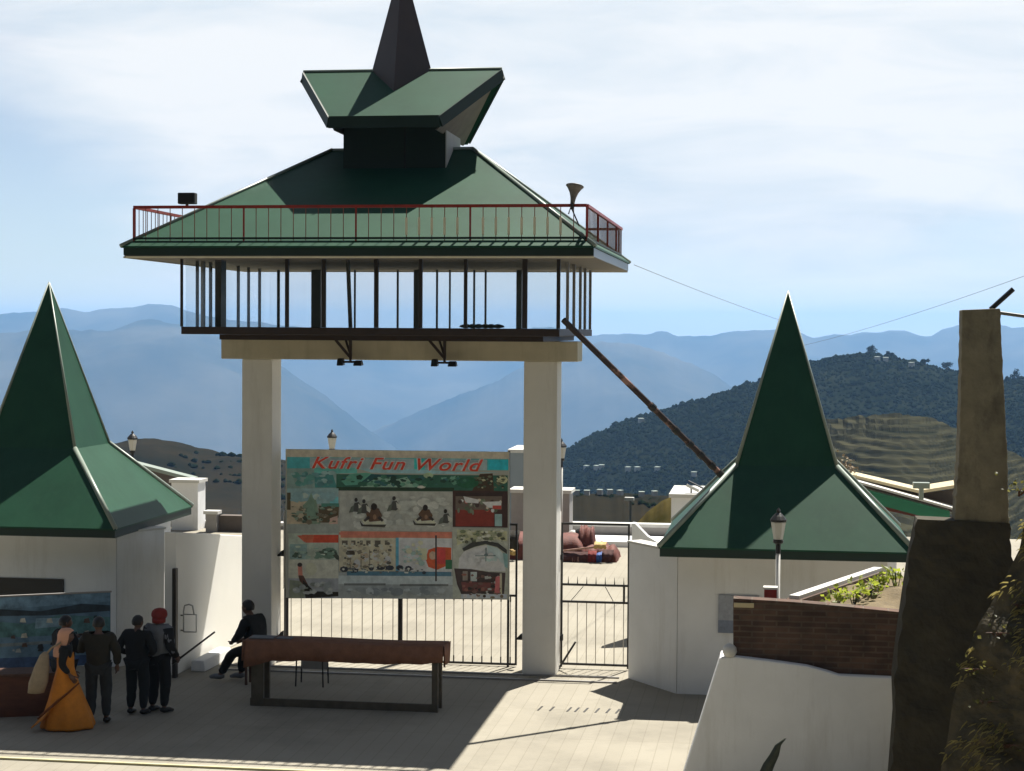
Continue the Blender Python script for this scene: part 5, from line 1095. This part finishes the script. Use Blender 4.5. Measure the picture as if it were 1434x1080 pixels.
N = dict(che=((0, .0, 1.21), (.165, .125)), nek=((0, .0, 1.33), .085), shL=((-.16, 0, 1.27), .075), shR=((.16, 0, 1.27), .075), elL=((-.20, -.02, 1.04), .056), elR=((.20, -.04, 1.04), .056), wrL=((-.17, .08, .90), .042), wrR=((.185, .06, .90), .042), low=((0, 0, 1.06), (.15, .12)))
vs, fs = skin_mesh(N, [('che', 'nek'), ('che', 'low'), ('che', 'shL'), ('shL', 'elL'), ('elL', 'wrL'), ('che', 'shR'), ('shR', 'elR'), ('elR', 'wrR')], 2); mb = MB(); mb.add(vs, fs); mb.build('shawl', 'black_cloth', wm, smooth=True)
mb = MB(); n = 20; vs = []; c = Vector(J['hed'])
for j, (z, rx, ry, oy) in enumerate(((.135, .02, .02, -.01), (.125, .06, .07, -.01), (.09, .092, .105, -.006), (.03, .102, .118, -.012), (-.04, .100, .112, -.02), (-.10, .105, .11, -.035), (-.16, .13, .12, -.055), (-.23, .16, .12, -.07), (-.30, .15, .09, -.10))):
    for k in range(n):
        a = 2*PI*k/n; y = ry*math.sin(a)
        if y > 0 and z < .06: y = min(y, .045)
        vs.append(c+Vector((rx*math.cos(a), y+oy, z)))
mb.add(vs, [(j*n+k, j*n+(k+1) % n, (j+1)*n+(k+1) % n, (j+1)*n+k) for j in range(8) for k in range(n) if not (2 <= j <= 4 and 3 <= k <= 6)]+[tuple(range(n))]); mb.build('headscarf', 'peach_cloth', wm, smooth=True)
bpy.context.view_layer.update()
mb = MB()
for j in range(1): pass
prof = [(.02, 0), (.13, .02), (.15, .18), (.12, .42), (.075, .60), (.03, .66)]
mb.lathe(prof, (0, 0, 0), 14, sx=.75, sy=1.0); mb.v = [(x, y+(.66-z)*-.22, z) for x, y, z in mb.v]
bag = thing('bag', 'beige cloth bag hanging behind the woman in orange', 'bag', wm.matrix_world @ Vector((.10, -.27, .58)), wm.rotation_euler[2])
mb.build('pouch', 'beige_bag', bag, smooth=True)
mb = MB(); mb.tube([(0, 0, .60), (-.0, .10, .72), (.02, .24, .80)], .018, 6); mb.build('strap', 'beige_bag', bag, smooth=True)
# seated man
p = atz(345, 958); sy = p.y
seat_x = p.x
t = thing('low_stool', 'low dark stool under the seated man at the left pillar', 'stool', (seat_x+.18, sy+.05, 0))
b = MB(); b.box(-.2, .2, -.17, .17, .47, .52); b.build('seat', 'wood_brown', t, bevel=.01)
for x in (-.16, .16):
    for y in (-.13, .13): b = MB(); b.box(x-.02, x+.02, y-.02, y+.02, 0, .469); b.build('leg', 'wood_brown', t)
person('man in black sitting by the left pillar with legs stretched out', (seat_x+.18, sy+.05, 0), math.radians(75), 1.86, dict(pel=(0, -.02, .60), spi=(0, .03, .78), che=(0, .08, .97), nek=(0, .12, 1.11), hed=(0, .15, 1.235), hipL=(-.1, .02, .58), hipR=(.1, .02, .58), kneL=(-.13, .34, .50), kneR=(.13, .30, .54), ankL=(-.13, .54, .12), ankR=(.14, .36, .10), toeL=(-.14, .69, .08), toeR=(.15, .52, .05), shL=(-.19, .07, 1.05), shR=(.19, .07, 1.05), elL=(-.25, .16, .80), elR=(.25, .10, .80), wrL=(-.12, .34, .68), wrR=(.14, .30, .68)), 'black_cloth', 'black_cloth', shoes='pale_cloth', yaw=-.1)
# ------------------------------------------------------------------ air
hz = MB(); hz.box(-9500, 8500, -450, 13500, -1400, 150); o = hz.build('haze', []); o['kind'] = 'stuff'
hm = bpy.data.materials.new('haze_air'); hm.use_nodes = True; nt = hm.node_tree; nt.nodes.clear()
out = nt.nodes.new('ShaderNodeOutputMaterial'); pv = nt.nodes.new('ShaderNodeVolumePrincipled')
pv.inputs['Color'].default_value = (.30, .56, .96, 1); pv.inputs['Density'].default_value = 1.05e-4; pv.inputs['Anisotropy'].default_value = .35
nt.links.new(pv.outputs[0], out.inputs['Volume']); o.data.materials.append(hm)
# ------------------------------------------------------------------ light
sd = Vector((.214, .513, 1)).normalized(); el = math.asin(sd.z); az = math.atan2(sd.x, sd.y)
sl = bpy.data.lights.new('sun', 'SUN'); sl.energy = 5.0; sl.angle = math.radians(.5); sl.color = (1, .95, .86)
so = bpy.data.objects.new('sun', sl); C.objects.link(so); so.rotation_euler = sd.to_track_quat('Z', 'Y').to_euler(); so.location = (0, 0, 50)
w = bpy.data.worlds.new('World'); S.world = w; w.use_nodes = True; nt = w.node_tree; N = nt.nodes; L = nt.links
bg = N['Background']; bg.inputs['Strength'].default_value = .05
sk = N.new('ShaderNodeTexSky'); sk.sky_type = 'NISHITA'; sk.sun_disc = False; sk.sun_elevation = el; sk.sun_rotation = az; sk.altitude = 2500; sk.dust_density = .6
tc = N.new('ShaderNodeTexCoord')
mp = N.new('ShaderNodeMapping'); mp.inputs['Scale'].default_value = (3.0, 3.0, 11.0); mp.inputs['Rotation'].default_value = (0, math.radians(7), 0); L.new(tc.outputs['Generated'], mp.inputs[0])
n1 = N.new('ShaderNodeTexNoise'); n1.inputs['Scale'].default_value = 1.15; n1.inputs['Detail'].default_value = 7; n1.inputs['Roughness'].default_value = .52; n1.inputs['Distortion'].default_value = .35
L.new(mp.outputs[0], n1.inputs['Vector'])
cr = N.new('ShaderNodeMapRange'); cr.interpolation_type = 'SMOOTHERSTEP'; cr.inputs[1].default_value = .24; cr.inputs[2].default_value = .58; sx = N.new('ShaderNodeSeparateXYZ'); L.new(tc.outputs['Generated'], sx.inputs[0])
e1 = N.new('ShaderNodeMath'); e1.operation = 'MULTIPLY_ADD'; e1.inputs[1].default_value = 1.9; e1.inputs[2].default_value = -.085; L.new(sx.outputs['Z'], e1.inputs[0])
e2 = N.new('ShaderNodeMath'); e2.operation = 'ADD'; e2.inputs[1].default_value = .31; L.new(sx.outputs['X'], e2.inputs[0])
e3 = N.new('ShaderNodeMath'); e3.operation = 'MINIMUM'; e3.inputs[1].default_value = 0; L.new(e2.outputs[0], e3.inputs[0])
e4 = N.new('ShaderNodeMath'); e4.operation = 'MULTIPLY_ADD'; e4.inputs[1].default_value = 2.6; L.new(e3.outputs[0], e4.inputs[0]); L.new(e1.outputs[0], e4.inputs[2])
e5 = N.new('ShaderNodeMath'); e5.operation = 'ADD'; L.new(e4.outputs[0], e5.inputs[0]); L.new(n1.outputs['Fac'], e5.inputs[1])
L.new(e5.outputs[0], cr.inputs[0])
m1 = N.new('ShaderNodeMapRange'); m1.interpolation_type = 'SMOOTHSTEP'; m1.inputs[1].default_value = .80; m1.inputs[2].default_value = .93; m1.inputs[3].default_value = .0; m1.inputs[4].default_value = 1.; L.new(sx.outputs['Y'], m1.inputs[0])
st = N.new('ShaderNodeMath'); st.operation = 'MULTIPLY_ADD'; st.inputs[1].default_value = .38; st.inputs[2].default_value = .35; L.new(m1.outputs[0], st.inputs[0]); SAT = st
mu = N.new('ShaderNodeMath'); mu.operation = 'MULTIPLY'; L.new(cr.outputs[0], mu.inputs[0]); L.new(m1.outputs[0], mu.inputs[1])
mx = N.new('ShaderNodeMix'); mx.data_type = 'RGBA'; L.new(mu.outputs[0], mx.inputs[0]); hs = N.new('ShaderNodeHueSaturation');  L.new(SAT.outputs[0], hs.inputs['Saturation']); L.new(sk.outputs[0], hs.inputs['Color']); L.new(hs.outputs[0], mx.inputs[6]); mp2 = N.new('ShaderNodeMapping'); mp2.inputs['Scale'].default_value = (5, 5, 26); mp2.inputs['Rotation'].default_value = (0, math.radians(-9), 0); L.new(tc.outputs['Generated'], mp2.inputs[0])
n2 = N.new('ShaderNodeTexNoise'); n2.inputs['Scale'].default_value = 1.3; n2.inputs['Detail'].default_value = 9; n2.inputs['Roughness'].default_value = .58; n2.inputs['Distortion'].default_value = .5; L.new(mp2.outputs[0], n2.inputs['Vector'])
c2 = N.new('ShaderNodeValToRGB'); c2.color_ramp.elements[0].position = .33; c2.color_ramp.elements[0].color = (.64, .71, .77, 1); c2.color_ramp.elements[1].position = .60; c2.color_ramp.elements[1].color = (.82, .835, .845, 1); L.new(n2.outputs['Fac'], c2.inputs[0])
sc2 = N.new('ShaderNodeVectorMath'); sc2.operation = 'SCALE'; sc2.inputs['Scale'].default_value = 10.6; L.new(c2.outputs[0], sc2.inputs[0]); L.new(sc2.outputs[0], mx.inputs[7])
L.new(mx.outputs[2], bg.inputs['Color'])
# ------------------------------------------------------------------ render settings
S.view_settings.view_transform = 'Standard'; S.view_settings.look = 'None'; S.view_settings.exposure = 1.12; S.view_settings.gamma = 1
S.render.engine = 'CYCLES'; S.cycles.use_denoising = True; S.cycles.max_bounces = 6; S.cycles.volume_bounces = 1
